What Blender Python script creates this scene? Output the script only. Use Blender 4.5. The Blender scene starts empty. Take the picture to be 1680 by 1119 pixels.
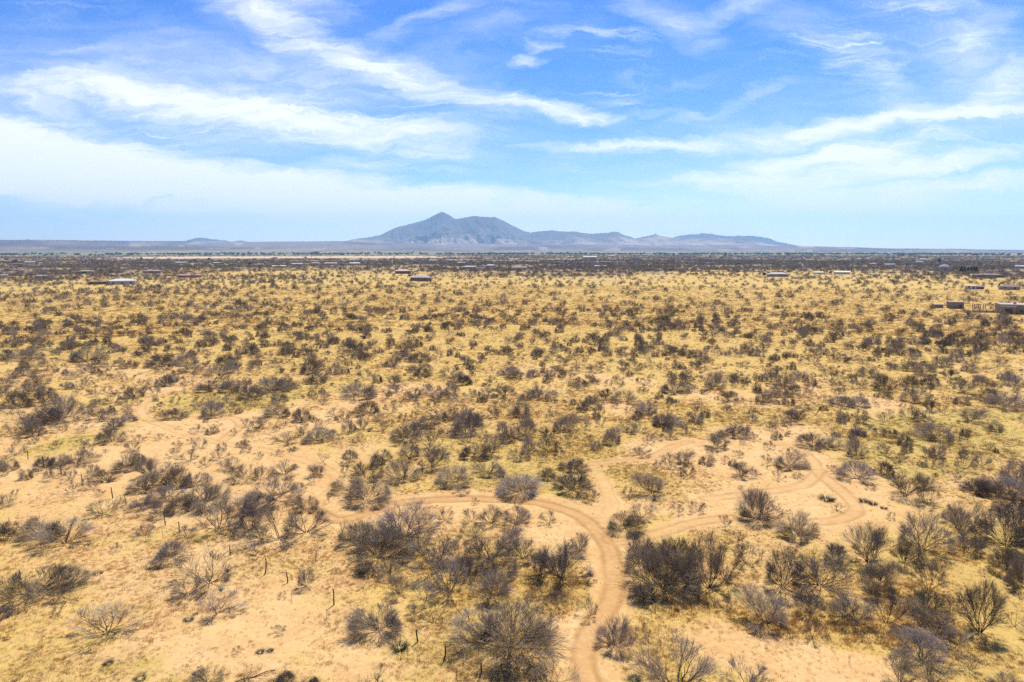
import bpy, math, random
import numpy as np
from mathutils import Vector, Matrix, Euler

# ---------------------------------------------------------------- camera
SC = bpy.context.scene
COL = SC.collection
CAM_H = 30.0
FPX = 1120.0                       # focal length in photo pixels (1680 wide)
HOR = 412.0                        # photo row of the true horizon
PITCH = math.atan((559.5 - HOR) / FPX)
cd = bpy.data.cameras.new("camera"); cam = bpy.data.objects.new("camera", cd); COL.objects.link(cam)
cd.sensor_width = 36.0; cd.lens = 36.0 * FPX / 1680.0
cd.clip_start = 0.5; cd.clip_end = 90000.0
cam.location = (0, 0, CAM_H); cam.rotation_euler = (math.pi / 2 - PITCH, 0, 0)
SC.camera = cam
CP, SP = math.cos(PITCH), math.sin(PITCH)

# ---------------------------------------------------------------- light
SUN_EL, SUN_AZ = math.radians(58), math.radians(24)     # azimuth right of the view
SUN_DIR = Vector((math.sin(SUN_AZ) * math.cos(SUN_EL), math.cos(SUN_AZ) * math.cos(SUN_EL), math.sin(SUN_EL)))
sl = bpy.data.lights.new("sun", 'SUN'); sun = bpy.data.objects.new("sun", sl); COL.objects.link(sun)
sl.energy = 4.6; sl.angle = math.radians(0.55); sl.color = (1.0, 0.95, 0.87)
sun.rotation_euler = SUN_DIR.to_track_quat('Z', 'Y').to_euler(); sun.location = (0, 0, 60)
SC.view_settings.view_transform = 'Standard'; SC.view_settings.look = 'None'
SC.view_settings.gamma = 1.0; SC.view_settings.exposure = 0.5
try: SC.view_settings.use_curve_mapping = False
except Exception: pass
SC.cycles.max_bounces = 4; SC.cycles.volume_bounces = 1; SC.cycles.transparent_max_bounces = 8
SC.cycles.use_denoising = False

def px_ray(px, py):
    xc = (px - 840.0) / FPX; yc = (559.5 - py) / FPX
    return xc, CP + yc * SP, -SP + yc * CP

# ---------------------------------------------------------------- sky
W = bpy.data.worlds.new("World"); SC.world = W; W.use_nodes = True
nt = W.node_tree; nt.nodes.clear()
def N(t, tree=None, **kw):
    n = (tree or nt).nodes.new(t)
    for k, v in kw.items(): setattr(n, k, v)
    return n
def mathn(op, a, b=None, c=None, tree=None, clamp=False):
    T = tree or nt; n = T.nodes.new('ShaderNodeMath'); n.operation = op; n.use_clamp = clamp
    for i, v in enumerate((a, b, c)):
        if v is None: continue
        if hasattr(v, 'is_output'): T.links.new(v, n.inputs[i])
        else: n.inputs[i].default_value = v
    return n.outputs[0]
def mixc(fac, a, b, tree=None, blend='MIX'):
    T = tree or nt; n = T.nodes.new('ShaderNodeMix'); n.data_type = 'RGBA'; n.blend_type = blend
    for idx, v in ((0, fac), (6, a), (7, b)):
        if hasattr(v, 'is_output'): T.links.new(v, n.inputs[idx])
        elif idx == 0: n.inputs[0].default_value = v
        else: n.inputs[idx].default_value = (*v[:3], 1)
    return n.outputs[2]
def smooth(v, lo, hi, tree=None):
    T = tree or nt; n = T.nodes.new('ShaderNodeMapRange'); n.interpolation_type = 'SMOOTHSTEP'
    T.links.new(v, n.inputs[0]); n.inputs[1].default_value = lo; n.inputs[2].default_value = hi
    return n.outputs[0]
sky = N('ShaderNodeTexSky', sky_type='NISHITA', sun_disc=False, sun_elevation=SUN_EL, sun_rotation=SUN_AZ,
        altitude=1300, air_density=1.0, dust_density=0.6, ozone_density=2.0)
tc = N('ShaderNodeTexCoord')
sx = N('ShaderNodeSeparateXYZ'); nt.links.new(tc.outputs['Generated'], sx.inputs[0])
yy = mathn('MAXIMUM', sx.outputs[1], 0.05)
uu = mathn('DIVIDE', sx.outputs[0], yy); vv = mathn('DIVIDE', sx.outputs[2], yy)
cv = N('ShaderNodeCombineXYZ'); nt.links.new(uu, cv.inputs[0]); nt.links.new(vv, cv.inputs[1])
# bend the cloud field with noise so that no edge is a clean curve
def wnoise(vec, scale, sxyz, detail=6, rough=0.6, rot=0.0, dist=0.0):
    m = N('ShaderNodeMapping'); nt.links.new(vec, m.inputs[0]); m.inputs['Scale'].default_value = sxyz
    m.inputs['Rotation'].default_value = (0, 0, rot)
    n = N('ShaderNodeTexNoise'); nt.links.new(m.outputs[0], n.inputs['Vector'])
    n.inputs['Scale'].default_value = scale; n.inputs['Detail'].default_value = detail; n.inputs['Roughness'].default_value = rough
    n.inputs['Distortion'].default_value = dist
    return n
def warp(vec, amt, scale, sxyz):
    n = wnoise(vec, scale, sxyz, 5, 0.6)
    s = N('ShaderNodeVectorMath', operation='SUBTRACT'); nt.links.new(n.outputs['Color'], s.inputs[0]); s.inputs[1].default_value = (.5, .5, .5)
    k = N('ShaderNodeVectorMath', operation='MULTIPLY'); nt.links.new(s.outputs[0], k.inputs[0]); k.inputs[1].default_value = (amt, amt * 0.45, 0)
    a = N('ShaderNodeVectorMath', operation='ADD'); nt.links.new(vec, a.inputs[0]); nt.links.new(k.outputs[0], a.inputs[1])
    return a.outputs[0]
cvw = warp(cv.outputs[0], 0.16, 5.0, (1, 2.6, 1))
cvw = warp(cvw, 0.05, 22.0, (1, 2.0, 1))
def puff(px, py, rx, ry, ang, amp, acc):
    dx, dy, dz = px_ray(px, py)
    m = N('ShaderNodeMapping', vector_type='TEXTURE'); nt.links.new(cvw, m.inputs[0])
    m.inputs['Location'].default_value = (dx / dy, dz / dy, 0)
    m.inputs['Rotation'].default_value = (0, 0, -math.radians(ang))
    m.inputs['Scale'].default_value = (rx / FPX, ry / FPX, 1)
    g = N('ShaderNodeTexGradient', gradient_type='SPHERICAL'); nt.links.new(m.outputs[0], g.inputs[0])
    return mathn('MULTIPLY_ADD', mathn('POWER', g.outputs['Fac'], 0.8), amp, acc)
CLOUDS = [
 # (col, row, half length, half width, slope, density)
 (20,262,300,74,12,.95), (-60,235,220,70,10,.85), (150,238,200,40,14,.5), (300,285,330,46,11,.75), (170,310,240,22,4,.3), (50,303,210,22,5,.75),
 (470,318,380,46,6,.75), (700,335,420,40,3,.8), (910,352,360,34,5,.78), (1070,372,260,28,6,.65), (575,274,100,16,3,.45), (430,290,160,20,6,.35),
 (290,340,110,8,0,.6), (135,349,90,7,0,.6), (390,352,180,14,2,.4), (230,372,260,16,0,.25),
 (240,150,420,40,5,.36), (120,145,240,22,2,.25), (560,208,280,34,9,.46), (420,185,380,40,8,.36), (330,95,420,60,5,.16), (50,168,150,12,14,.35), (690,205,160,20,8,.22), (40,60,300,60,0,.15),
 (840,388,1300,50,0,.34), (100,180,560,110,6,.34), (520,150,440,130,10,.30), (1350,260,440,130,-6,.34), (1600,110,280,130,10,.24),
 (415,20,150,36,18,.34), (530,68,190,32,25,.36), (670,122,200,32,22,.32), (790,155,170,32,15,.28), (905,172,110,20,13,.55), (960,188,110,16,14,.25),
 (700,28,150,20,-22,.36), (450,5,130,28,0,.3), (800,40,150,26,-14,.2), (760,15,120,16,-8,.2),
 (865,106,38,13,0,.62), (885,84,30,9,0,.45), (965,57,36,9,-3,.4), (925,58,64,9,-12,.2),
 (960,239,120,11,-2,.5), (1090,233,180,15,-4,.5), (1260,222,240,24,-7,.46), (1470,200,240,22,-7,.5), (1610,187,110,13,-4,.6),
 (1150,300,220,20,-3,.36), (1290,268,260,22,-9,.5), (1430,252,220,18,-9,.46), (1340,292,300,20,-6,.5), (1520,272,220,20,-8,.5), (1640,258,120,18,-8,.45),
 (1440,315,300,26,-3,.55), (1260,330,300,22,-1,.42), (1620,310,200,26,-2,.6), (1500,345,300,20,0,.42), (1640,362,160,12,0,.4), (1120,345,240,20,4,.34),
 (1560,55,260,90,35,.36), (1640,40,120,40,-30,.28), (1655,138,90,28,-22,.46), (1330,45,190,44,30,.34), (1095,25,150,36,25,.32), (1190,20,120,20,-15,.3), (1210,165,150,10,-18,.26), (1080,182,100,9,-4,.24), (1450,120,180,44,48,.22), (1130,130,120,10,-14,.14),
]
acc = mathn('ADD', 0.0, 0.0)
for c in CLOUDS: acc = puff(*c, acc)
n1 = wnoise(cvw, 9.0, (0.45, 2.6, 1), 9, 0.64, 0.07, 0.5)
n2 = wnoise(cvw, 3.0, (0.5, 1.7, 1), 7, 0.6, -0.05, 0.4)
n3 = wnoise(cvw, 20.0, (0.28, 3.2, 1), 7, 0.68, 0.11, 0.5)
def spread_(v, k): return mathn('MULTIPLY_ADD', v, k, .5 - .5 * k)
mod = mathn('ADD', mathn('MULTIPLY', spread_(n1.outputs['Fac'], 2.4), .8), mathn('MULTIPLY', spread_(n2.outputs['Fac'], 2.2), .6))
mod = mathn('MAXIMUM', mathn('ADD', mod, mathn('MULTIPLY', spread_(n3.outputs['Fac'], 2.2), .6)), .12)
dens = mathn('MULTIPLY', acc, mathn('ADD', mathn('MULTIPLY', mod, 1.0), mathn('MULTIPLY', smooth(acc, .7, 1.8), .10)))
veil = mathn('MULTIPLY', smooth(n2.outputs['Fac'], 0.38, 0.72), mathn('MULTIPLY', smooth(n1.outputs['Fac'], .30, .72), .35))
dens = mathn('ADD', dens, veil)
n5 = wnoise(cvw, 5.0, (0.9, 1.2, 1), 4, 0.5, 0.4)
n6 = wnoise(cvw, 15.0, (0.22, 3.0, 1), 9, 0.72, 0.14, 0.9)
wisp = mathn('MULTIPLY', smooth(n6.outputs['Fac'], .44, .74), mathn('MULTIPLY', smooth(n5.outputs['Fac'], .40, .66), .62))
dens = mathn('ADD', dens, wisp)
cloud = smooth(dens, -0.12, 1.26)
hs = N('ShaderNodeHueSaturation'); hs.inputs['Hue'].default_value = 0.517; hs.inputs['Saturation'].default_value = 1.54; hs.inputs['Value'].default_value = 1.12
nt.links.new(sky.outputs[0], hs.inputs['Color'])
skycol = mixc(cloud, mixc(1.0, hs.outputs[0], (1.0, .985, 1.02), None, 'MULTIPLY'), (8.2, 8.35, 8.6))
bg = N('ShaderNodeBackground'); bg.inputs[1].default_value = 0.10; nt.links.new(skycol, bg.inputs[0])
wo = N('ShaderNodeOutputWorld'); nt.links.new(bg.outputs[0], wo.inputs[0])

# ---------------------------------------------------------------- numeric helpers
def vnoise(x, y, seed=0):
    xi = np.floor(x).astype(np.int64); yi = np.floor(y).astype(np.int64)
    fx = x - xi; fy = y - yi
    fx = fx * fx * (3 - 2 * fx); fy = fy * fy * (3 - 2 * fy)
    def h(a, b):
        n = (a * 374761393 + b * 668265263 + seed * 1274126177) & 0xffffffff
        n = ((n ^ (n >> 13)) * 1274126177) & 0xffffffff
        return ((n ^ (n >> 16)) & 0xffff) / 65535.0
    a = h(xi, yi); b = h(xi + 1, yi); c = h(xi, yi + 1); d = h(xi + 1, yi + 1)
    return (a * (1 - fx) + b * fx) * (1 - fy) + (c * (1 - fx) + d * fx) * fy
def fbm(x, y, seed=0, oct=4, gain=0.5):
    s = np.zeros_like(np.asarray(x, float)); a = 1.0; t = 0.0
    for o in range(oct):
        s += a * vnoise(x * 2 ** o + 17.3 * o, y * 2 ** o - 9.1 * o, seed + o); t += a; a *= gain
    return s / t
def sstep(v, lo, hi):
    t = np.clip((v - lo) / (hi - lo), 0, 1); return t * t * (3 - 2 * t)
SKYLINE_X = [-400, 0, 400, 560, 700, 1300, 1450, 1680, 2100]
SKYLINE_Y = [396.5, 397.2, 398.0, 396.3, 399.5, 404.5, 408.2, 411.0, 411.5]
def height(x, y):
    x = np.asarray(x, float); y = np.asarray(y, float)
    r = np.hypot(x, y)
    h = (fbm(x / 9.0, y / 9.0, 3, 3) - .5) * 0.5
    h = h + (fbm(x / 170.0, y / 170.0, 7, 3) - .5) * 7.0 * sstep(r, 120, 650) * (1 - sstep(r, 2500, 4500))
    yf = np.maximum(y, 0.05 * r + 1e-6)
    px = 840 + FPX * CP * np.clip(x / yf, -2, 2)
    el = (HOR - np.interp(px, SKYLINE_X, SKYLINE_Y)) / FPX
    top = el * 15000.0 + CAM_H
    t = sstep(r, 6300, 15200)
    h = h + np.where(r > 6000, top * (0.35 * t + 0.65 * t * t), 0.0)
    h = h + (fbm(x / 900.0, y / 900.0, 12, 4) - .5) * 30.0 * sstep(r, 7500, 12000)
    h = h - sstep(r, 16000, 29000) * 120
    return np.maximum(h, -0.6) if np.ndim(h) else float(max(h, -0.6))
def ground(px, py):
    dx, dy, dz = px_ray(px, py)
    t = CAM_H / -dz
    return dx * t, dy * t
def ppm(x, y):                       # photo pixels per metre at a ground point
    return FPX / (y * CP + CAM_H * SP)
def to_px(x, y):
    dep = np.maximum(y * CP + CAM_H * SP, 1.0)
    return 840 + FPX * x / dep, 559.5 + FPX * (CAM_H * CP - y * SP) / dep

# ---------------------------------------------------------------- object helpers
def mesh_from(name, verts, faces, smooth_=False, mats=()):
    me = bpy.data.meshes.new(name)
    me.from_pydata([tuple(v) for v in verts], [], [tuple(f) for f in faces]); me.update()
    for m in mats: me.materials.append(m)
    if smooth_: me.polygons.foreach_set('use_smooth', [True] * len(me.polygons))
    return me
def mesh_np(name, V, F, mat, smooth_=False):
    """numpy verts (n,3) and faces (m,k) with the same k"""
    me = bpy.data.meshes.new(name); V = np.asarray(V, np.float32); F = np.asarray(F, np.int32); k = F.shape[1]
    me.vertices.add(len(V)); me.vertices.foreach_set('co', V.ravel())
    me.loops.add(F.size); me.loops.foreach_set('vertex_index', F.ravel())
    me.polygons.add(len(F)); me.polygons.foreach_set('loop_start', np.arange(0, F.size, k, dtype=np.int32))
    me.polygons.foreach_set('loop_total', np.full(len(F), k, np.int32))
    if smooth_: me.polygons.foreach_set('use_smooth', np.ones(len(F), bool))
    me.update(calc_edges=True); me.validate()
    me.materials.append(mat)
    return me
def tag(o, label=None, cat=None, group=None, kind=None):
    if label: o['label'] = label
    if cat: o['category'] = cat
    if group: o['group'] = group
    if kind: o['kind'] = kind
    return o
def link(name, me, parent=None):
    o = bpy.data.objects.new(name, me); COL.objects.link(o)
    if parent: o.parent = parent
    return o
def empty(name, loc=(0, 0, 0), rz=0.0):
    o = bpy.data.objects.new(name, None); COL.objects.link(o); o.location = loc; o.rotation_euler = (0, 0, rz); o.empty_display_size = 0.3
    return o
def mat(name, col, rough=0.9, var=0.0, noise=0.0, nscale=6.0, spec=0.2, col2=None, bump=0.0, thin=0.0):
    m = bpy.data.materials.new(name); m.use_nodes = True; t = m.node_tree
    b = t.nodes['Principled BSDF']; b.inputs['Roughness'].default_value = rough; b.inputs['Specular IOR Level'].default_value = spec
    base = None
    g = t.nodes.new('ShaderNodeNewGeometry')
    n = t.nodes.new('ShaderNodeTexNoise'); n.inputs['Scale'].default_value = nscale; n.inputs['Detail'].default_value = 5
    t.links.new(g.outputs['Position'], n.inputs['Vector'])
    c2 = col2 or tuple(c * (1 - noise) for c in col)
    base = mixc(smooth(n.outputs['Fac'], .32, .68, t), col, c2, t)
    if var:
        oi = t.nodes.new('ShaderNodeObjectInfo')
        h = t.nodes.new('ShaderNodeHueSaturation'); t.links.new(base, h.inputs['Color'])
        v = mathn('MULTIPLY_ADD', oi.outputs['Random'], 2 * var, 1 - var, t); t.links.new(v, h.inputs['Value'])
        r2 = mathn('FRACT', mathn('MULTIPLY', oi.outputs['Random'], 37.7, tree=t), tree=t)
        t.links.new(mathn('MULTIPLY_ADD', r2, .024, .488, t), h.inputs['Hue'])
        t.links.new(mathn('MULTIPLY_ADD', r2, .5, .75, t), h.inputs['Saturation'])
        base = h.outputs[0]
    t.links.new(base, b.inputs['Base Color'])
    if thin:      # blades and leaves let light through
        tl = t.nodes.new('ShaderNodeBsdfTranslucent'); t.links.new(base, tl.inputs['Color'])
        mx = t.nodes.new('ShaderNodeMixShader'); mx.inputs[0].default_value = thin
        t.links.new(b.outputs[0], mx.inputs[1]); t.links.new(tl.outputs[0], mx.inputs[2])
        t.links.new(mx.outputs[0], t.nodes['Material Output'].inputs['Surface'])
    if bump:
        bp = t.nodes.new('ShaderNodeBump'); bp.inputs['Strength'].default_value = 0.6; bp.inputs['Distance'].default_value = bump
        t.links.new(n.outputs['Fac'], bp.inputs['Height']); t.links.new(bp.outputs[0], b.inputs['Normal'])
    return m

# ---------------------------------------------------------------- ground masks (photo px of the ground features)
TRACKS = [   # (points, width m, strength, rut strength)
 ([(985,1190),(962,1119),(955,1085),(963,1045),(988,1010),(1003,980),(1007,940),(1000,905),(985,880),(955,850),(910,832),(860,822),(790,818),(720,820),(660,824),(610,838),(575,850),(545,852),(520,838)], 2.05, .78, 1.0),
 ([(520,838),(520,823),(547,800),(550,780),(520,762),(500,757),(433,738),(367,728),(300,710),(262,697),(240,688),(230,672),(238,658),(257,648),(285,636)], 1.6, .20, .7),
 ([(245,690),(280,688),(330,684),(367,684),(388,689),(394,699),(378,712),(366,722)], 2.0, .2, 1.0),
 ([(977,858),(993,850),(1003,832),(998,812),(990,793),(978,770),(972,760)], 1.3, .14, .4),
 ([(972,760),(1007,757),(1053,755),(1083,745),(1105,732),(1130,726)], 1.5, .5, 1.0),
 ([(1000,885),(1015,888),(1060,880),(1120,863),(1153,855),(1203,850),(1227,852),(1290,858),(1333,858),(1373,855),(1400,843),(1404,832),(1387,813),(1360,790),(1342,774),(1335,757),(1322,744),(1303,732),(1287,728),(1268,729)], 1.5, .34, .9),
 ([(1342,774),(1330,787),(1308,799),(1270,806),(1220,811),(1160,817)], 1.8, .25, .9),
]
BLOBS = [   # (col, row, rx, ry, angle, sand, olive, golden)
 (150,790,330,60,10,.45,0,0), (260,900,330,120,12,.22,.0,0), (120,1060,330,110,8,.12,.06,0), (470,1020,190,120,20,.26,0,0), (600,1080,120,60,20,.25,0,0),
 (330,740,300,50,12,.5,0,0), (480,790,120,50,15,.4,0,0), (560,665,120,22,0,.5,0,0), (420,690,200,24,-5,.42,0,0), (150,620,260,26,4,.25,0,0), (330,610,160,18,2,.25,0,0),
 (760,830,220,24,2,.5,0,0), (900,850,120,22,15,.45,0,0), (930,880,60,40,30,.55,0,0), (1000,950,40,90,0,.35,0,0), (960,1080,90,80,0,.45,0,0), (900,1030,60,40,0,.3,0,0),
 (1230,765,190,60,0,.55,0,0), (1330,820,110,50,0,.55,0,0), (1180,845,170,22,0,.5,0,0), (1120,745,100,28,0,.5,0,0), (1270,715,80,14,0,.5,0,0), (1190,1040,130,50,30,.5,0,0), (1330,1090,170,50,12,.5,0,0), (1430,1085,60,30,0,.35,0,0),
 (1470,850,120,45,10,.3,0,0), (1450,790,80,40,0,.2,0,0), (1520,745,60,12,4,.5,0,0), (1640,770,80,24,0,.3,0,0), (700,640,120,10,0,.4,0,0), (960,620,150,14,8,.35,0,0), (1020,670,60,16,10,.45,0,0), (1330,630,70,10,0,.5,0,0), (1450,665,90,16,5,.4,0,0), (1180,650,120,14,0,.3,0,0),
 (590,930,90,50,10,.25,0,0), (640,870,80,30,0,.3,0,0), (310,780,200,40,10,.25,0,0),
 (140,722,120,13,-14,-.7,.75,.35), (260,697,60,7,12,-.5,.6,.6), (450,655,130,14,-12,-.7,.6,.5), (360,655,110,22,-8,-.3,.55,.1), (500,675,80,9,-20,-.4,.5,.5),
 (1600,725,170,40,4,-.45,.85,0), (1480,715,120,30,0,-.25,.6,0), (1200,690,120,18,0,-.25,.5,.2), (1500,775,150,22,0,-.3,.6,.2), (1390,755,60,10,0,-.4,.6,.4), (1640,680,80,12,0,-.2,.6,0),
 (940,730,90,22,0,-.6,.25,.8), (1040,775,110,22,6,-.5,.3,.8), (860,790,120,30,0,-.2,.35,.3), (940,1000,120,50,10,-.6,.1,1), (1170,1000,120,26,4,-.8,0,1), (1360,1030,140,34,6,-.7,.1,1), (1560,960,180,80,0,-.35,.1,.75), (1600,1080,150,70,0,-.4,.3,.55), (1480,1000,90,40,0,-.4,0,.9), (870,880,60,24,0,-.1,0,.3),
 (700,930,110,60,10,-.25,.1,.5), (350,890,150,28,10,-.25,.25,.3), (480,930,100,30,0,-.2,.3,.2), (660,1090,140,50,0,-.1,.35,.1), (780,760,200,60,0,-.1,.3,.2), (180,1100,220,40,0,-.1,.35,0), (1080,850,60,20,0,-.3,.3,.5), (340,870,60,16,0,-.2,.3,.2),
]
def seg_dist(x, y, pts):
    d = np.full(x.shape, 1e9)
    for (ax, ay), (bx, by) in zip(pts[:-1], pts[1:]):
        vx, vy = bx - ax, by - ay; L = vx * vx + vy * vy + 1e-9
        t = np.clip(((x - ax) * vx + (y - ay) * vy) / L, 0, 1)
        d = np.minimum(d, np.hypot(x - ax - t * vx, y - ay - t * vy))
    return d
def spline(pts, n=5):
    P = [pts[0]] + list(pts) + [pts[-1]]; out = []
    for i in range(1, len(P) - 2):
        p0, p1, p2, p3 = [np.array(P[j], float) for j in (i - 1, i, i + 1, i + 2)]
        for k in range(n):
            t = k / n
            out.append(tuple(.5 * ((2 * p1) + (-p0 + p2) * t + (2 * p0 - 5 * p1 + 4 * p2 - p3) * t * t + (-p0 + 3 * p1 - 3 * p2 + p3) * t ** 3)))
    out.append(tuple(pts[-1])); return out
TRACK_W = [(spline([ground(*p) for p in pts]), w, s, ru) for pts, w, s, ru in TRACKS]
def masks(x, y):
    """sand, olive, golden, track, rut, shoulder for ground points"""
    px, py = to_px(x, y)
    r = np.hypot(x, y)
    wx = (fbm(x / 7.0, y / 7.0, 21, 3) - .5) * 2; wy = (fbm(x / 7.0 + 50, y / 7.0, 22, 3) - .5) * 2
    k = ppm(x, np.maximum(y, 1)); qx = px + wx * 2.6 * k; qy = py + wy * 2.6 * k * np.clip(CAM_H / np.maximum(r, 20), .02, .6)
    sand = np.interp(py, [440, 560, 620, 700, 800, 1119], [-.24, -.18, -.06, .0, .03, .0]); olive = np.full(x.shape, .12); gold = np.interp(py, [420, 560, 660, 800], [.30, .34, .16, .08])
    sand = sand - .12 * np.exp(-((px - 950) / 420) ** 2) * np.exp(-((py - 520) / 70) ** 2)
    ok = (y > 15)
    for cx, cy, rx, ry, a, s, o, g in BLOBS:
        c, si = math.cos(math.radians(a)), math.sin(math.radians(a))
        u = ((qx - cx) * c + (qy - cy) * si) / rx; v = (-(qx - cx) * si + (qy - cy) * c) / ry
        e = np.exp(-1.1 * (u * u + v * v) ** 1.3) * ok
        sand = sand + s * e; olive = olive + o * e; gold = gold + g * e
    track = np.zeros(x.shape); rut = np.zeros(x.shape); sho = np.zeros(x.shape)
    near = (r < 260) & ok
    if near.any():
        xn, yn = x[near], y[near]
        wob = (fbm(xn / 2.2, yn / 2.2, 31, 3) - .5)
        tr = np.zeros(xn.shape); ru_ = np.zeros(xn.shape); sh = np.zeros(xn.shape)
        for pts, w, s, ru in TRACK_W:
            d = seg_dist(xn, yn, pts)
            dd = d + wob * 1.7
            tr = np.maximum(tr, s * (1 - sstep(dd, w * .36, w * .66)) * np.clip(.55 + .9 * fbm(xn / 3.1, yn / 3.1, 44, 3), 0, 1))
            br = 0.55 + 0.9 * fbm(xn / 4.0, yn / 4.0, 41, 2)
            wand = (fbm(xn / 9.0, yn / 9.0, 47, 2) - .5) * 1.6
            ru_ = np.maximum(ru_, ru * np.exp(-((d - .80 + wob * .25) / .24) ** 2) * np.clip(br * 1.4 - .35, 0, 1))
            ru_ = np.maximum(ru_, ru * .6 * np.exp(-((d - .35 - wand) / .22) ** 2) * np.clip(1.2 - br, 0, 1) * (d < w * .7))
            sh = np.maximum(sh, (1 - sstep(dd, w * .6, w * 1.5)))
        track[near] = tr; rut[near] = ru_; sho[near] = sh
    return np.clip(sand + .45 * sho, -1, 1), np.clip(olive, 0, 1), np.clip(gold, 0, 1), track, rut, sho

# ---------------------------------------------------------------- ground sheet (one polar sheet to the horizon)
def ground_sheet():
    fine = np.arange(-43, 43.001, 0.085); coarse = np.arange(47, 313.1, 4.75)
    az = np.radians(np.concatenate([fine, coarse]))
    rows = [1.0, 8, 16, 24, 30, 34, 37]
    py = 1170.0
    while py > 414.2:
        x, y = ground(840, py); rows.append(y)
        py -= 1.05 if py > 470 else (0.55 if py > 425 else 0.3)
    r = rows[-1]
    while r < 29500: r *= 1.035; rows.append(min(r, 29500))
    R = np.array(sorted(set(rows)))
    A, RR = np.meshgrid(az, R)
    x = RR * np.sin(A); y = RR * np.cos(A)
    sand, olive, gold, track, rut, sho = masks(x.ravel(), y.ravel())
    xf, yf = x.ravel(), y.ravel()
    z = height(xf, yf) - 0.07 * rut - 0.08 * track
    near = np.exp(-(np.hypot(xf, yf) / 160) ** 2)
    z = z + near * (fbm(xf / .9, yf / .9, 5, 3) - .5) * .16 * (1 - .7 * track)
    nr, na = RR.shape
    idx = np.arange(nr * na).reshape(nr, na)
    nx = np.roll(idx, -1, axis=1)
    F = np.stack([idx[:-1], nx[:-1], nx[1:], idx[1:]], -1).reshape(-1, 4)
    V = np.stack([xf, yf, z], -1)
    # centre cap
    V = np.concatenate([V, [[0, 0, float(height(0.0, 0.0))]]])
    me = mesh_np('ground', V, F[:, ::-1], ground_mat(), True)
    import bmesh
    # far zones: brown scrub plain, green river strip, tan field
    px, pyy = to_px(xf, yf); rr = np.hypot(xf, yf)
    an = np.arctan2(xf, yf)
    st = fbm(an * 14, np.log(np.maximum(rr, 1)) * 26, 61, 5)
    st2 = fbm(an * 40, np.log(np.maximum(rr, 1)) * 40, 66, 4)
    brown = sstep(rr + (st - .5) * 1000 + 160 * np.sin(an * 9 + 1), 820, 1250)
    brown = np.where((pyy < 470), brown, 0)
    brown = np.clip(brown * (0.72 + (st2 - .5) * 1.3), 0, 1)
    green = np.exp(-((np.log(np.maximum(rr, 1)) - np.log(6700)) / .26) ** 2) * sstep(st2, .2, .5)
    field = (1 - sstep(np.abs(px - 470 + 60 * (st - .5)), 210, 330)) * np.exp(-((np.log(np.maximum(rr, 1)) - np.log(3600)) / .17) ** 4)
    field = np.clip(field, 0, 1)
    baj = sstep(rr, 8200, 10500)
    def attr(nm, a, b, c, d):
        at = me.attributes.new(nm, 'FLOAT_COLOR', 'POINT')
        q = np.zeros((len(V), 4), np.float32); q[:-1] = np.stack([a, b, c, d], -1); at.data.foreach_set('color', q.ravel())
    attr('near_mask', sand * .5 + .5, track, rut, olive)
    attr('far_mask', gold, brown, green, field)
    attr('plain_mask', baj, st, st2, sho)
    o = link('ground', me); tag(o, kind='structure')
    return o
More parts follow.
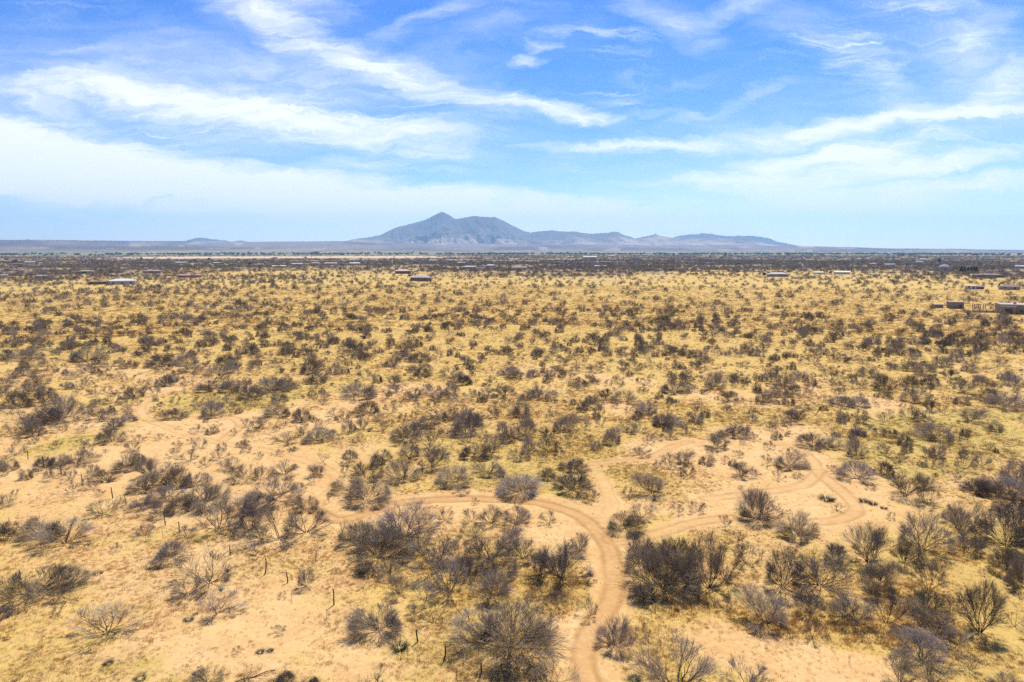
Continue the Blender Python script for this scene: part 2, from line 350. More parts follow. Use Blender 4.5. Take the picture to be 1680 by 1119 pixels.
def ground_mat():
    m = bpy.data.materials.new('desert soil and dry grass'); m.use_nodes = True; t = m.node_tree
    b = t.nodes['Principled BSDF']; b.inputs['Roughness'].default_value = .95; b.inputs['Specular IOR Level'].default_value = .12
    g = t.nodes.new('ShaderNodeNewGeometry')
    def at(nm):
        a = t.nodes.new('ShaderNodeAttribute'); a.attribute_name = nm
        s = t.nodes.new('ShaderNodeSeparateColor'); t.links.new(a.outputs['Color'], s.inputs[0])
        return s.outputs[0], s.outputs[1], s.outputs[2], a.outputs['Alpha']
    sand, track, rut, olive = at('near_mask'); gold, brown, green, field = at('far_mask'); baj, st, st2, sho = at('plain_mask')
    def nz(scale, detail=5, rough=.6, sq=(1, 1, 1), dist=0.0):
        mp = t.nodes.new('ShaderNodeMapping'); t.links.new(g.outputs['Position'], mp.inputs[0]); mp.inputs['Scale'].default_value = sq
        n = t.nodes.new('ShaderNodeTexNoise'); n.inputs['Scale'].default_value = scale; n.inputs['Detail'].default_value = detail; n.inputs['Roughness'].default_value = rough; n.inputs['Distortion'].default_value = dist
        t.links.new(mp.outputs[0], n.inputs['Vector']); return n.outputs['Fac']
    M = lambda op, a, b=None, c=None, cl=False: mathn(op, a, b, c, t, cl)
    a0 = nz(.012, 4); a1 = nz(.055, 6, .62); a2 = nz(.30, 6, .65, (1, 1, 1), .4); a3 = nz(1.7, 5, .7); a4 = nz(6.0, 4, .7)
    s0 = M('MULTIPLY_ADD', sand, 2.0, -1.0)
    sv = M('ADD', M('MULTIPLY_ADD', a1, 1.7, -.85), M('MULTIPLY_ADD', a2, 1.5, -.75))
    sv = M('ADD', sv, M('MULTIPLY_ADD', a3, .9, -.45)); sv = M('ADD', sv, s0)
    bare = smooth(sv, -.22, .42, t)
    sandc = mixc(smooth(a2, .35, .65, t), SAND_A, SAND_B, t)
    sandc = mixc(M('MULTIPLY', smooth(a1, .45, .7, t), .55), sandc, SAND_C, t)
    grass = mixc(smooth(a2, .3, .7, t), GRASS_A, GRASS_B, t)
    grass = mixc(M('MULTIPLY', smooth(a1, .42, .62, t), .5), grass, GRASS_C, t)
    grass = mixc(M('MULTIPLY', gold, .8), grass, GOLD, t)
    grass = mixc(M('MULTIPLY', smooth(M('ADD', olive, M('MULTIPLY_ADD', a1, .5, -.25)), .1, .9, t), .8), grass, OLIVE, t)
    grass = mixc(M('MULTIPLY', smooth(a3, .52, .78, t), .45), grass, LITTER, t)
    sandc = mixc(M('MULTIPLY', smooth(a3, .50, .72, t), .35), sandc, SAND_D, t)
    sandc = mixc(M('MULTIPLY', smooth(a3, .50, .30, t), .45), sandc, SAND_E, t)
    g5 = nz(.9, 5, .7, (1, .55, 1)); grass = mixc(M('MULTIPLY', smooth(g5, .50, .70, t), .42), grass, GRASS_D, t); grass = mixc(M('MULTIPLY', smooth(g5, .46, .30, t), .4), grass, GRASS_E, t)
    g6 = nz(3.2, 4, .7, (1, .7, 1)); grass = mixc(M('MULTIPLY', smooth(g6, .50, .68, t), .45), grass, GRASS_D, t); sandc = mixc(M('MULTIPLY', smooth(g6, .56, .72, t), .28), sandc, SAND_D, t)
    col = mixc(bare, grass, sandc, t)
    lit = M('MULTIPLY', smooth(a4, .57, .70, t), M('MULTIPLY_ADD', smooth(a2, .4, .62, t), .55, .22))
    lit = M('MULTIPLY', lit, M('SUBTRACT', 1.0, track))
    col = mixc(lit, col, LITTER, t)
    trc = mixc(smooth(a3, .35, .65, t), TRACK_A, TRACK_B, t)
    col = mixc(M('MULTIPLY', track, M('MULTIPLY_ADD', a2, .5, .6), None, True), col, trc, t)
    col = mixc(M('MULTIPLY', rut, M('MULTIPLY_ADD', a3, .6, .22)), col, RUT, t)
    br = mixc(smooth(a0, .35, .65, t), (.105, .078, .068), (.16, .115, .09), t)
    br = mixc(M('MULTIPLY', smooth(st, .52, .70, t), .6), br, (.34, .26, .16), t)
    col = mixc(brown, col, br, t)
    pl = mixc(smooth(st, .35, .65, t), (.095, .075, .075), (.20, .155, .14), t)
    pl = mixc(M('MULTIPLY', smooth(st2, .56, .75, t), .7), pl, (.36, .28, .22), t)
    col = mixc(baj, col, pl, t)
    col = mixc(M('MULTIPLY', green, .75), col, (.16, .19, .10), t)
    col = mixc(field, col, (.58, .42, .25), t)
    t.links.new(col, b.inputs['Base Color'])
    bp = t.nodes.new('ShaderNodeBump'); bp.inputs['Strength'].default_value = .55; bp.inputs['Distance'].default_value = .12
    hgt = M('ADD', M('MULTIPLY', a3, .6), M('MULTIPLY', a4, .35)); hgt = M('MULTIPLY', hgt, M('MULTIPLY_ADD', track, -.7, 1.0))
    t.links.new(hgt, bp.inputs['Height']); t.links.new(bp.outputs[0], b.inputs['Normal'])
    return m
GRASS_D, GRASS_E = (0.315,0.196,0.050), (0.652,0.478,0.167)
SAND_D, SAND_E = (0.423,0.250,0.095), (0.690,0.471,0.233)
SAND_A, SAND_B, SAND_C = (0.618,0.397,0.161), (0.562,0.331,0.124), (0.640,0.435,0.206)
GRASS_A, GRASS_B, GRASS_C = (0.537,0.361,0.094), (0.611,0.426,0.126), (0.475,0.308,0.079)
GOLD, OLIVE, LITTER = (0.508,0.323,0.095), (0.457,0.334,0.092), (0.194,0.126,0.070)
TRACK_A, TRACK_B, RUT = (0.485,0.274,0.108), (0.427,0.228,0.081), (0.330,0.163,0.052)
ground_sheet()

# ---------------------------------------------------------------- mountains
RANGE = [(560,398),(592,391.7),(611,389.4),(630,385.7),(641,380),(653,374),(662,372),(671,369.5),(683,367),(695,363.4),(708.6,358.8),(714,355),(720,351.8),(728,349.3),(733,351),(739,354),(746,359),(753,360.4),(764,357.6),(778,355.6),(792,356.6),(806,357.8),(813,357.2),(825,362.5),(838.6,369.5),(852.5,376.4),(860,380),(870,382),(885,380),(903.6,378.3),(915,380),(927,380.6),(940,380),(950,382),(968.6,384.3),(980,383),(992,382.5),(1002,380.8),(1010,380.6),(1016,384),(1024,387.0),(1038,391.3),(1052,389),(1062,387),(1071,384.6),(1080,387.5),(1089,389),(1108,390.8),(1118,389.5),(1126,388.3),(1140,391.3),(1150,389),(1159,385.4),(1168,389.4),(1182,392.2),(1191,392.2),(1197,389),(1203,386.4),(1211,389),(1219,391.7),(1235,396),(1252,400.6),(1280,404.5),(1330,407)]
BACK = [(1080,400),(1103,388.4),(1115,386.4),(1126,384.6),(1135,384.9),(1145,383),(1155,383.9),(1163,384.6),(1185,387.4),(1210,387.4),(1228,387),(1240,388.9),(1256,391.7),(1268,397),(1280,399),(1298,402.8),(1340,408)]
LEFT = [(-300,396),(-200,392),(-120,395),(-60,391),(0,394.4),(25,396.3),(45,394.6),(62,393),(75,395),(100,397.2),(150,397.8),(190,397.0),(205,396.0),(220,395.6),(235,396.6),(250,395.9),(270,396.2),(280,395.7),(292,397),(306,397.2),(320,394),(328,391.8),(336,390.2),(345,391),(356,392.4),(366,393.6),(378,394.6),(388,397.2),(396,395.6),(403,394.6),(410,396),(420,397.8),(470,399)]
def mountain(name, prof, r0, rc, r1, seed, m, base_el, gully, step):
    P = np.array(prof, float)
    px = np.arange(P[0, 0], P[-1, 0] + .01, step)
    yv = np.interp(px, P[:, 0], P[:, 1])
    yv = yv + (fbm(px / 5.0, px * 0, seed + 50, 4) - .5) * 1.5 * np.clip((base_el - yv) / 12, 0, 1)
    az = np.arctan2((px - 840) / FPX, CP)
    rs = np.linspace(r0, r1, 170)
    A, R = np.meshgrid(az, rs)
    H = ((HOR - yv) / FPX * np.cos(az))[None, :] * rc + CAM_H * 0
    H0 = ((HOR - base_el) / FPX) * r0
    t = (R - r0) / (rc - r0)
    wob = (fbm(A * 60, R / 2600, seed + 9, 3) - .5) * .25
    f = np.where(t < 1, np.clip(t + wob * np.clip(t * (1 - t) * 4, 0, 1), 0, 1) ** 1.25, np.clip(1 - (R - rc) / (r1 - rc), 0, 1) ** 1.2)
    X = R * np.sin(A); Y = R * np.cos(A)
    ax = A * rc
    wv = (fbm(ax / 1500, R / 1100, seed + 3, 4) - .5) * 1900; wr = (fbm(ax / 1300 + 40, R / 1300, seed + 4, 4) - .5) * 1500
    g = np.abs(fbm((ax + wv) / 1500, (R + wr) / 1900, seed, 5) - .5) * 5.5; g = np.clip(g, 0, 1)
    g2 = np.abs(fbm((ax + wv * .7) / 300, (R + wr) / 520, seed + 20, 4) - .5) * 5; g2 = np.clip(g2, 0, 1)
    edge = np.clip(np.minimum(t * 4, 1), 0, 1) * np.where(t < 1, np.clip((1 - t) * 2.2, 0, 1), np.clip((t - 1) * 2, 0, 1))
    Z = H0 * (1 - f) * np.where(t < 1, 1, 0) + np.maximum(H, H0 * .5) * f
    Z = Z - edge * (1 - g) * gully * np.clip(H - H0, 0, 900) - edge * (1 - g2) * gully * .4 * np.clip(H - H0, 0, 900)
    Z = np.where(t < 0.001, H0 - 140, Z)
    Z = Z + CAM_H * np.clip(f, 0, 1)
    nr, na = R.shape; idx = np.arange(nr * na).reshape(nr, na)
    F = np.stack([idx[:-1, :-1], idx[1:, :-1], idx[1:, 1:], idx[:-1, 1:]], -1).reshape(-1, 4)
    Z = np.maximum(Z, -0.9)
    me = mesh_np(name, np.stack([X.ravel(), Y.ravel(), Z.ravel()], -1), F[:, ::-1], m, True)
    o = link(name, me); tag(o, kind='structure'); return o
def rock_mat(nm, lo, hi, z0, z1):
    m = bpy.data.materials.new(nm); m.use_nodes = True; t = m.node_tree; b = t.nodes['Principled BSDF']
    b.inputs['Roughness'].default_value = 1; b.inputs['Specular IOR Level'].default_value = .05
    g = t.nodes.new('ShaderNodeNewGeometry'); s = t.nodes.new('ShaderNodeSeparateXYZ'); t.links.new(g.outputs['Position'], s.inputs[0])
    n = t.nodes.new('ShaderNodeTexNoise'); n.inputs['Scale'].default_value = .0016; n.inputs['Detail'].default_value = 8; n.inputs['Roughness'].default_value = .65; t.links.new(g.outputs['Position'], n.inputs['Vector'])
    n2 = t.nodes.new('ShaderNodeTexNoise'); n2.inputs['Scale'].default_value = .0005; n2.inputs['Detail'].default_value = 3; t.links.new(g.outputs['Position'], n2.inputs['Vector'])
    k = mathn('ADD', s.outputs[2], mathn('MULTIPLY_ADD', n.outputs['Fac'], 500, -250, t), tree=t)
    k = mathn('ADD', k, mathn('MULTIPLY_ADD', n2.outputs['Fac'], 500, -250, t), tree=t)
    c = mixc(smooth(k, z0, z1, t), lo, hi, t)
    c = mixc(mathn('MULTIPLY', smooth(n.outputs['Fac'], .45, .7, t), .5, tree=t), c, tuple(v * .5 for v in hi), t)
    t.links.new(c, b.inputs['Base Color']); return m
m_rock = rock_mat('desert mountain rock', (.44, .33, .26), (.15, .14, .14), 70, 400)  # tan lower rock; its broad pale patches also paint in sunlit slopes
m_rock2 = rock_mat('far mountain rock', (.12, .11, .11), (.07, .07, .075), 150, 500)
mountain('mountain_range', RANGE, 14200, 16800, 19500, 100, m_rock, 403.5, .40, .35)
mountain('far_mountains', BACK, 21500, 23500, 25500, 200, m_rock2, 404, .2, .6)
mountain('far_hills', LEFT, 20500, 22500, 24500, 300, m_rock2, 402, .2, .7)

# ---------------------------------------------------------------- haze
import bmesh
def haze_box():
    hx = 30500.0
    v = [(sx * hx, sy * hx, z) for z in (-2.2, 1500.0) for sx, sy in ((-1, -1), (1, -1), (1, 1), (-1, 1))]
    f = [(3, 2, 1, 0), (4, 5, 6, 7), (0, 1, 5, 4), (1, 2, 6, 5), (2, 3, 7, 6), (3, 0, 4, 7)]
    me = mesh_from('haze', v, f)
    m = bpy.data.materials.new('air haze'); m.use_nodes = True; t = m.node_tree
    t.nodes.clear()
    pv = t.nodes.new('ShaderNodeVolumePrincipled'); pv.inputs['Color'].default_value = HAZE_COL
    pv.inputs['Density'].default_value = HAZE_D; pv.inputs['Anisotropy'].default_value = 0.3
    out = t.nodes.new('ShaderNodeOutputMaterial'); t.links.new(pv.outputs[0], out.inputs['Volume'])
    me.materials.append(m)
    o = link('haze', me); tag(o, kind='stuff'); return o
HAZE_COL, HAZE_D = (.40, .69, 1.0, 1), 3.8e-5
haze_box()

# ---------------------------------------------------------------- shrub forms
bark = mat('mesquite bark', (.095, .072, .056), .95, .25, .45, 9.0, .1)
twig = mat('bare mesquite twigs', (.33, .255, .182), .95, .42, .3, 5.0, .1)
bark_dead = mat('weathered dead wood', (.17, .125, .10), .95, .2, .4, 9.0, .1)
def rot_about(d, ang, rng):
    a = Vector((rng.gauss(0, 1), rng.gauss(0, 1), rng.gauss(0, 1))); a = d.cross(a)
    if a.length < 1e-4: a = d.orthogonal()
    a.normalize(); return (Matrix.Rotation(ang, 3, a) @ d).normalized()
FORMS = {   # stems, tilt range, dome height for a width of one, children per level, jitter, stem radius, ragged edge, upward bend
 'V': dict(n=(9, 12), tilt=(4, 58), H=.84, kids=(8, 6, 6), jit=.13, r=.0066, rag=.42, up=.05),
 'R': dict(n=(13, 17), tilt=(6, 90), H=.64, kids=(8, 5, 6), jit=.13, r=.0054, rag=.40, up=.02),
 'S': dict(n=(11, 14), tilt=(30, 90), H=.48, kids=(7, 5, 7), jit=.14, r=.0058, rag=.44, up=.03),
 'P': dict(n=(6, 8), tilt=(8, 74), H=.72, kids=(6, 5, 6), jit=.13, r=.0075, rag=.34, up=.05),
 'D': dict(n=(2, 4), tilt=(4, 45), H=1.1, kids=(4, 4, 4), jit=.20, r=.0110, rag=.4, up=.10),
}
def grow_form(kind, seed, lod=0):
    """stems fan out of one foot and fork into ever finer twigs that end near a ragged dome"""
    rng = random.Random(seed); P = FORMS[kind]
    tubes = []; cones = []
    H = P['H'] * rng.uniform(.88, 1.12); ex, ey = rng.uniform(.42, .54), rng.uniform(.42, .54)
    ox, oy = rng.uniform(-.10, .10), rng.uniform(-.10, .10)
    lob = [(Vector((rng.gauss(0, 1), rng.gauss(0, 1), rng.gauss(0, .8))).normalized(), rng.uniform(-1, 1)) for _ in range(14)]
    def reach(d):                                # radius of the ragged dome along d, from the foot
        k = 1.0
        for v, a in lob:
            c = v.dot(d)
            if c > .72: k += P['rag'] * a * (c - .72) / .28
        dz = max(d.z, 0.0)
        e = 1.0 / math.sqrt((d.x / ex) ** 2 + (d.y / ey) ** 2 + (dz / H) ** 2 + 1e-6)
        return max(.2, k) * e * (1 + .6 * (ox * d.x + oy * d.y) / .3)
    def room(p, d):
        o = p.length + 1e-4; R = reach(p / o) if o > .02 else reach(d)
        a = (p / o).dot(d) if o > .02 else 1
        left = max(R - o, .02)
        return left / max(a, .35)
    def grow(p, d, L, r, lev):
        nseg = (6, 4, 3, 2)[lev]
        if lev == 3 or (lod and lev == 2):
            cones.append((p, p + (d + Vector((rng.gauss(0, .1), rng.gauss(0, .1), rng.gauss(0, .1)))) * L, r)); return
        pts = [p.copy()]; rad = [r]
        for i in range(nseg):
            d = d + Vector((rng.gauss(0, P['jit']), rng.gauss(0, P['jit']), rng.gauss(0, P['jit']) + P['up']))
            if p.z < .03 and d.z < 0: d.z = .08
            d.normalize(); p = p + d * (L / nseg); pts.append(p.copy()); rad.append(r * (1 - .66 * (i + 1) / nseg))
        tubes.append((pts, rad, lev))
        k = max(2, int(round(P['kids'][lev] * rng.uniform(.75, 1.3) * (.75 if lod else 1))))
        t0 = .22 if lev == 0 else .10
        for j in range(k):
            t = t0 + (.97 - t0) * ((j + rng.random()) / k)
            sg = t * nseg; i = min(int(sg), nseg - 1); q = pts[i].lerp(pts[i + 1], sg - i)
            dd = (pts[i + 1] - pts[i]).normalized()
            c = rot_about(dd, math.radians(rng.uniform(16, 50) if lev < 2 else rng.uniform(15, 60)), rng)
            c = c + q.normalized() * .30 + Vector((0, 0, .06)); c.normalize()
            if q.z + c.z * .1 < .015: c.z = abs(c.z) + .05; c.normalize()
            rm = room(q, c)
            if lev == 0: cl = min(rm, .46) * rng.uniform(.55, 1.12)
            elif lev == 1: cl = min(rm * 1.1, .27) * rng.uniform(.50, 1.25)
            else: cl = min(rm * 1.3 + .02, .16) * rng.uniform(.5, 1.35)
            grow(q, c, max(cl, .035), max(rad[i] * .55, .0009), lev + 1)
        cones.append((p, p + d * min(.12, L * .3), rad[-1]))
    n = rng.randint(*P['n']); a0 = rng.uniform(0, 6.28); c0, c1 = math.cos(math.radians(P['tilt'][1])), math.cos(math.radians(P['tilt'][0]))
    for s in range(n):
        az = a0 + 2.39996 * s + rng.uniform(-.4, .4)
        ct = c0 + (c1 - c0) * ((s + rng.random()) / n); st = math.sqrt(1 - ct * ct)
        d = Vector((math.cos(az) * st, math.sin(az) * st, max(ct, .03)))
        base = Vector((math.cos(az) * .014, math.sin(az) * .014, -.012))
        grow(base, d, reach(d.normalized()) * rng.uniform(.58, .98), P['r'] * rng.uniform(.7, 1.2), 0)
    return tubes, cones
def tube_geo(pts, rad, sides):
    V = []; F = []
    n = len(pts)
    for i, (p, r) in enumerate(zip(pts, rad)):
        d = (pts[min(i + 1, n - 1)] - pts[max(i - 1, 0)]).normalized()
        u = d.orthogonal().normalized(); w = d.cross(u)
        for k in range(sides):
            a = 6.2832 * k / sides; V.append(p + u * (r * math.cos(a)) + w * (r * math.sin(a)))
    for i in range(n - 1):
        for k in range(sides):
            k2 = (k + 1) % sides
            F.append((i * sides + k, i * sides + k2, (i + 1) * sides + k2, (i + 1) * sides + k))
    return V, F
def build_form(kind, seed, lod=0, tw=1.0):
    """normalised to a crown one wide and one high; returns trunk and crown geometry"""
    tubes, cones = grow_form(kind, seed, lod)
    ends = np.array([list(c[1]) for c in cones])
    wx = max(np.percentile(ends[:, 0], 98.5) - np.percentile(ends[:, 0], 1.5), np.percentile(ends[:, 1], 98.5) - np.percentile(ends[:, 1], 1.5))
    hz = np.percentile(ends[:, 2], 98.5)
    S = Vector((1 / wx, 1 / wx, 1 / hz))
    sc = lambda p: Vector((p.x * S.x, p.y * S.y, p.z * S.z))
    tv, tf, cvv, cf = [], [], [], []
    for pts, rad, lev in tubes:
        V, F = tube_geo([sc(p) for p in pts], [max(r / wx, .0011) for r in rad], (5, 4, 3)[lev])
        tgt, tg = (tv, tf) if lev < 2 else (cvv, cf)
        o = len(tgt); tgt += V; tg += [tuple(i + o for i in f) for f in F]
    rng = random.Random(seed + 5)
    for p, e, r in cones:
        p, e = sc(p), sc(e); d = e - p
        if d.length < 1e-5: continue
        d.normalize(); u = d.orthogonal().normalized(); w = d.cross(u)
        rr = TWIG_R * tw * rng.uniform(.7, 1.3); o = len(cvv)
        for k in range(3):
            a = 2.0944 * k; cvv.append(p + u * (rr * math.cos(a)) + w * (rr * math.sin(a)))
        cvv.append(e)
        cf += [(o, o + 1, o + 3), (o + 1, o + 2, o + 3), (o + 2, o, o + 3)]
    return tv, tf, cvv, cf
TWIG_R = .00185
PROTO = {}
for kd, nvar in (('V', 4), ('R', 4), ('S', 3), ('P', 5), ('D', 3)):
    for i in range(nvar):
        tv, tf, cv_, cf = build_form(kd, 1000 + 37 * i + ord(kd), 0, 1.15 if kd in 'PD' else 1.0)
        tm = mesh_from('trunk', tv, tf, True, [bark_dead if kd == 'D' else bark]); cm = mesh_from('crown', cv_, cf, False, [twig if kd != 'D' else bark_dead])
        PROTO.setdefault(kd, []).append((tm, cm))
LOW = []
for i, kd in enumerate(('V', 'R', 'S', 'R', 'P', 'V')):
    tv, tf, cv_, cf = build_form(kd, 3000 + 11 * i, 1, 4.6)
    o = len(cv_); LOW.append(mesh_from('low_shrub_form', cv_ + tv, cf + [tuple(k + o for k in f) for f in tf], False, [twig]))
MID = []
for kd in 'VPSPVR':
    tm, cm = PROTO[kd][len(MID) % len(PROTO[kd])]
    b = bmesh.new(); b.from_mesh(cm); b.from_mesh(tm); me = bpy.data.meshes.new('mid_shrub_form'); b.to_mesh(me); b.free(); me.materials.append(twig); MID.append(me)

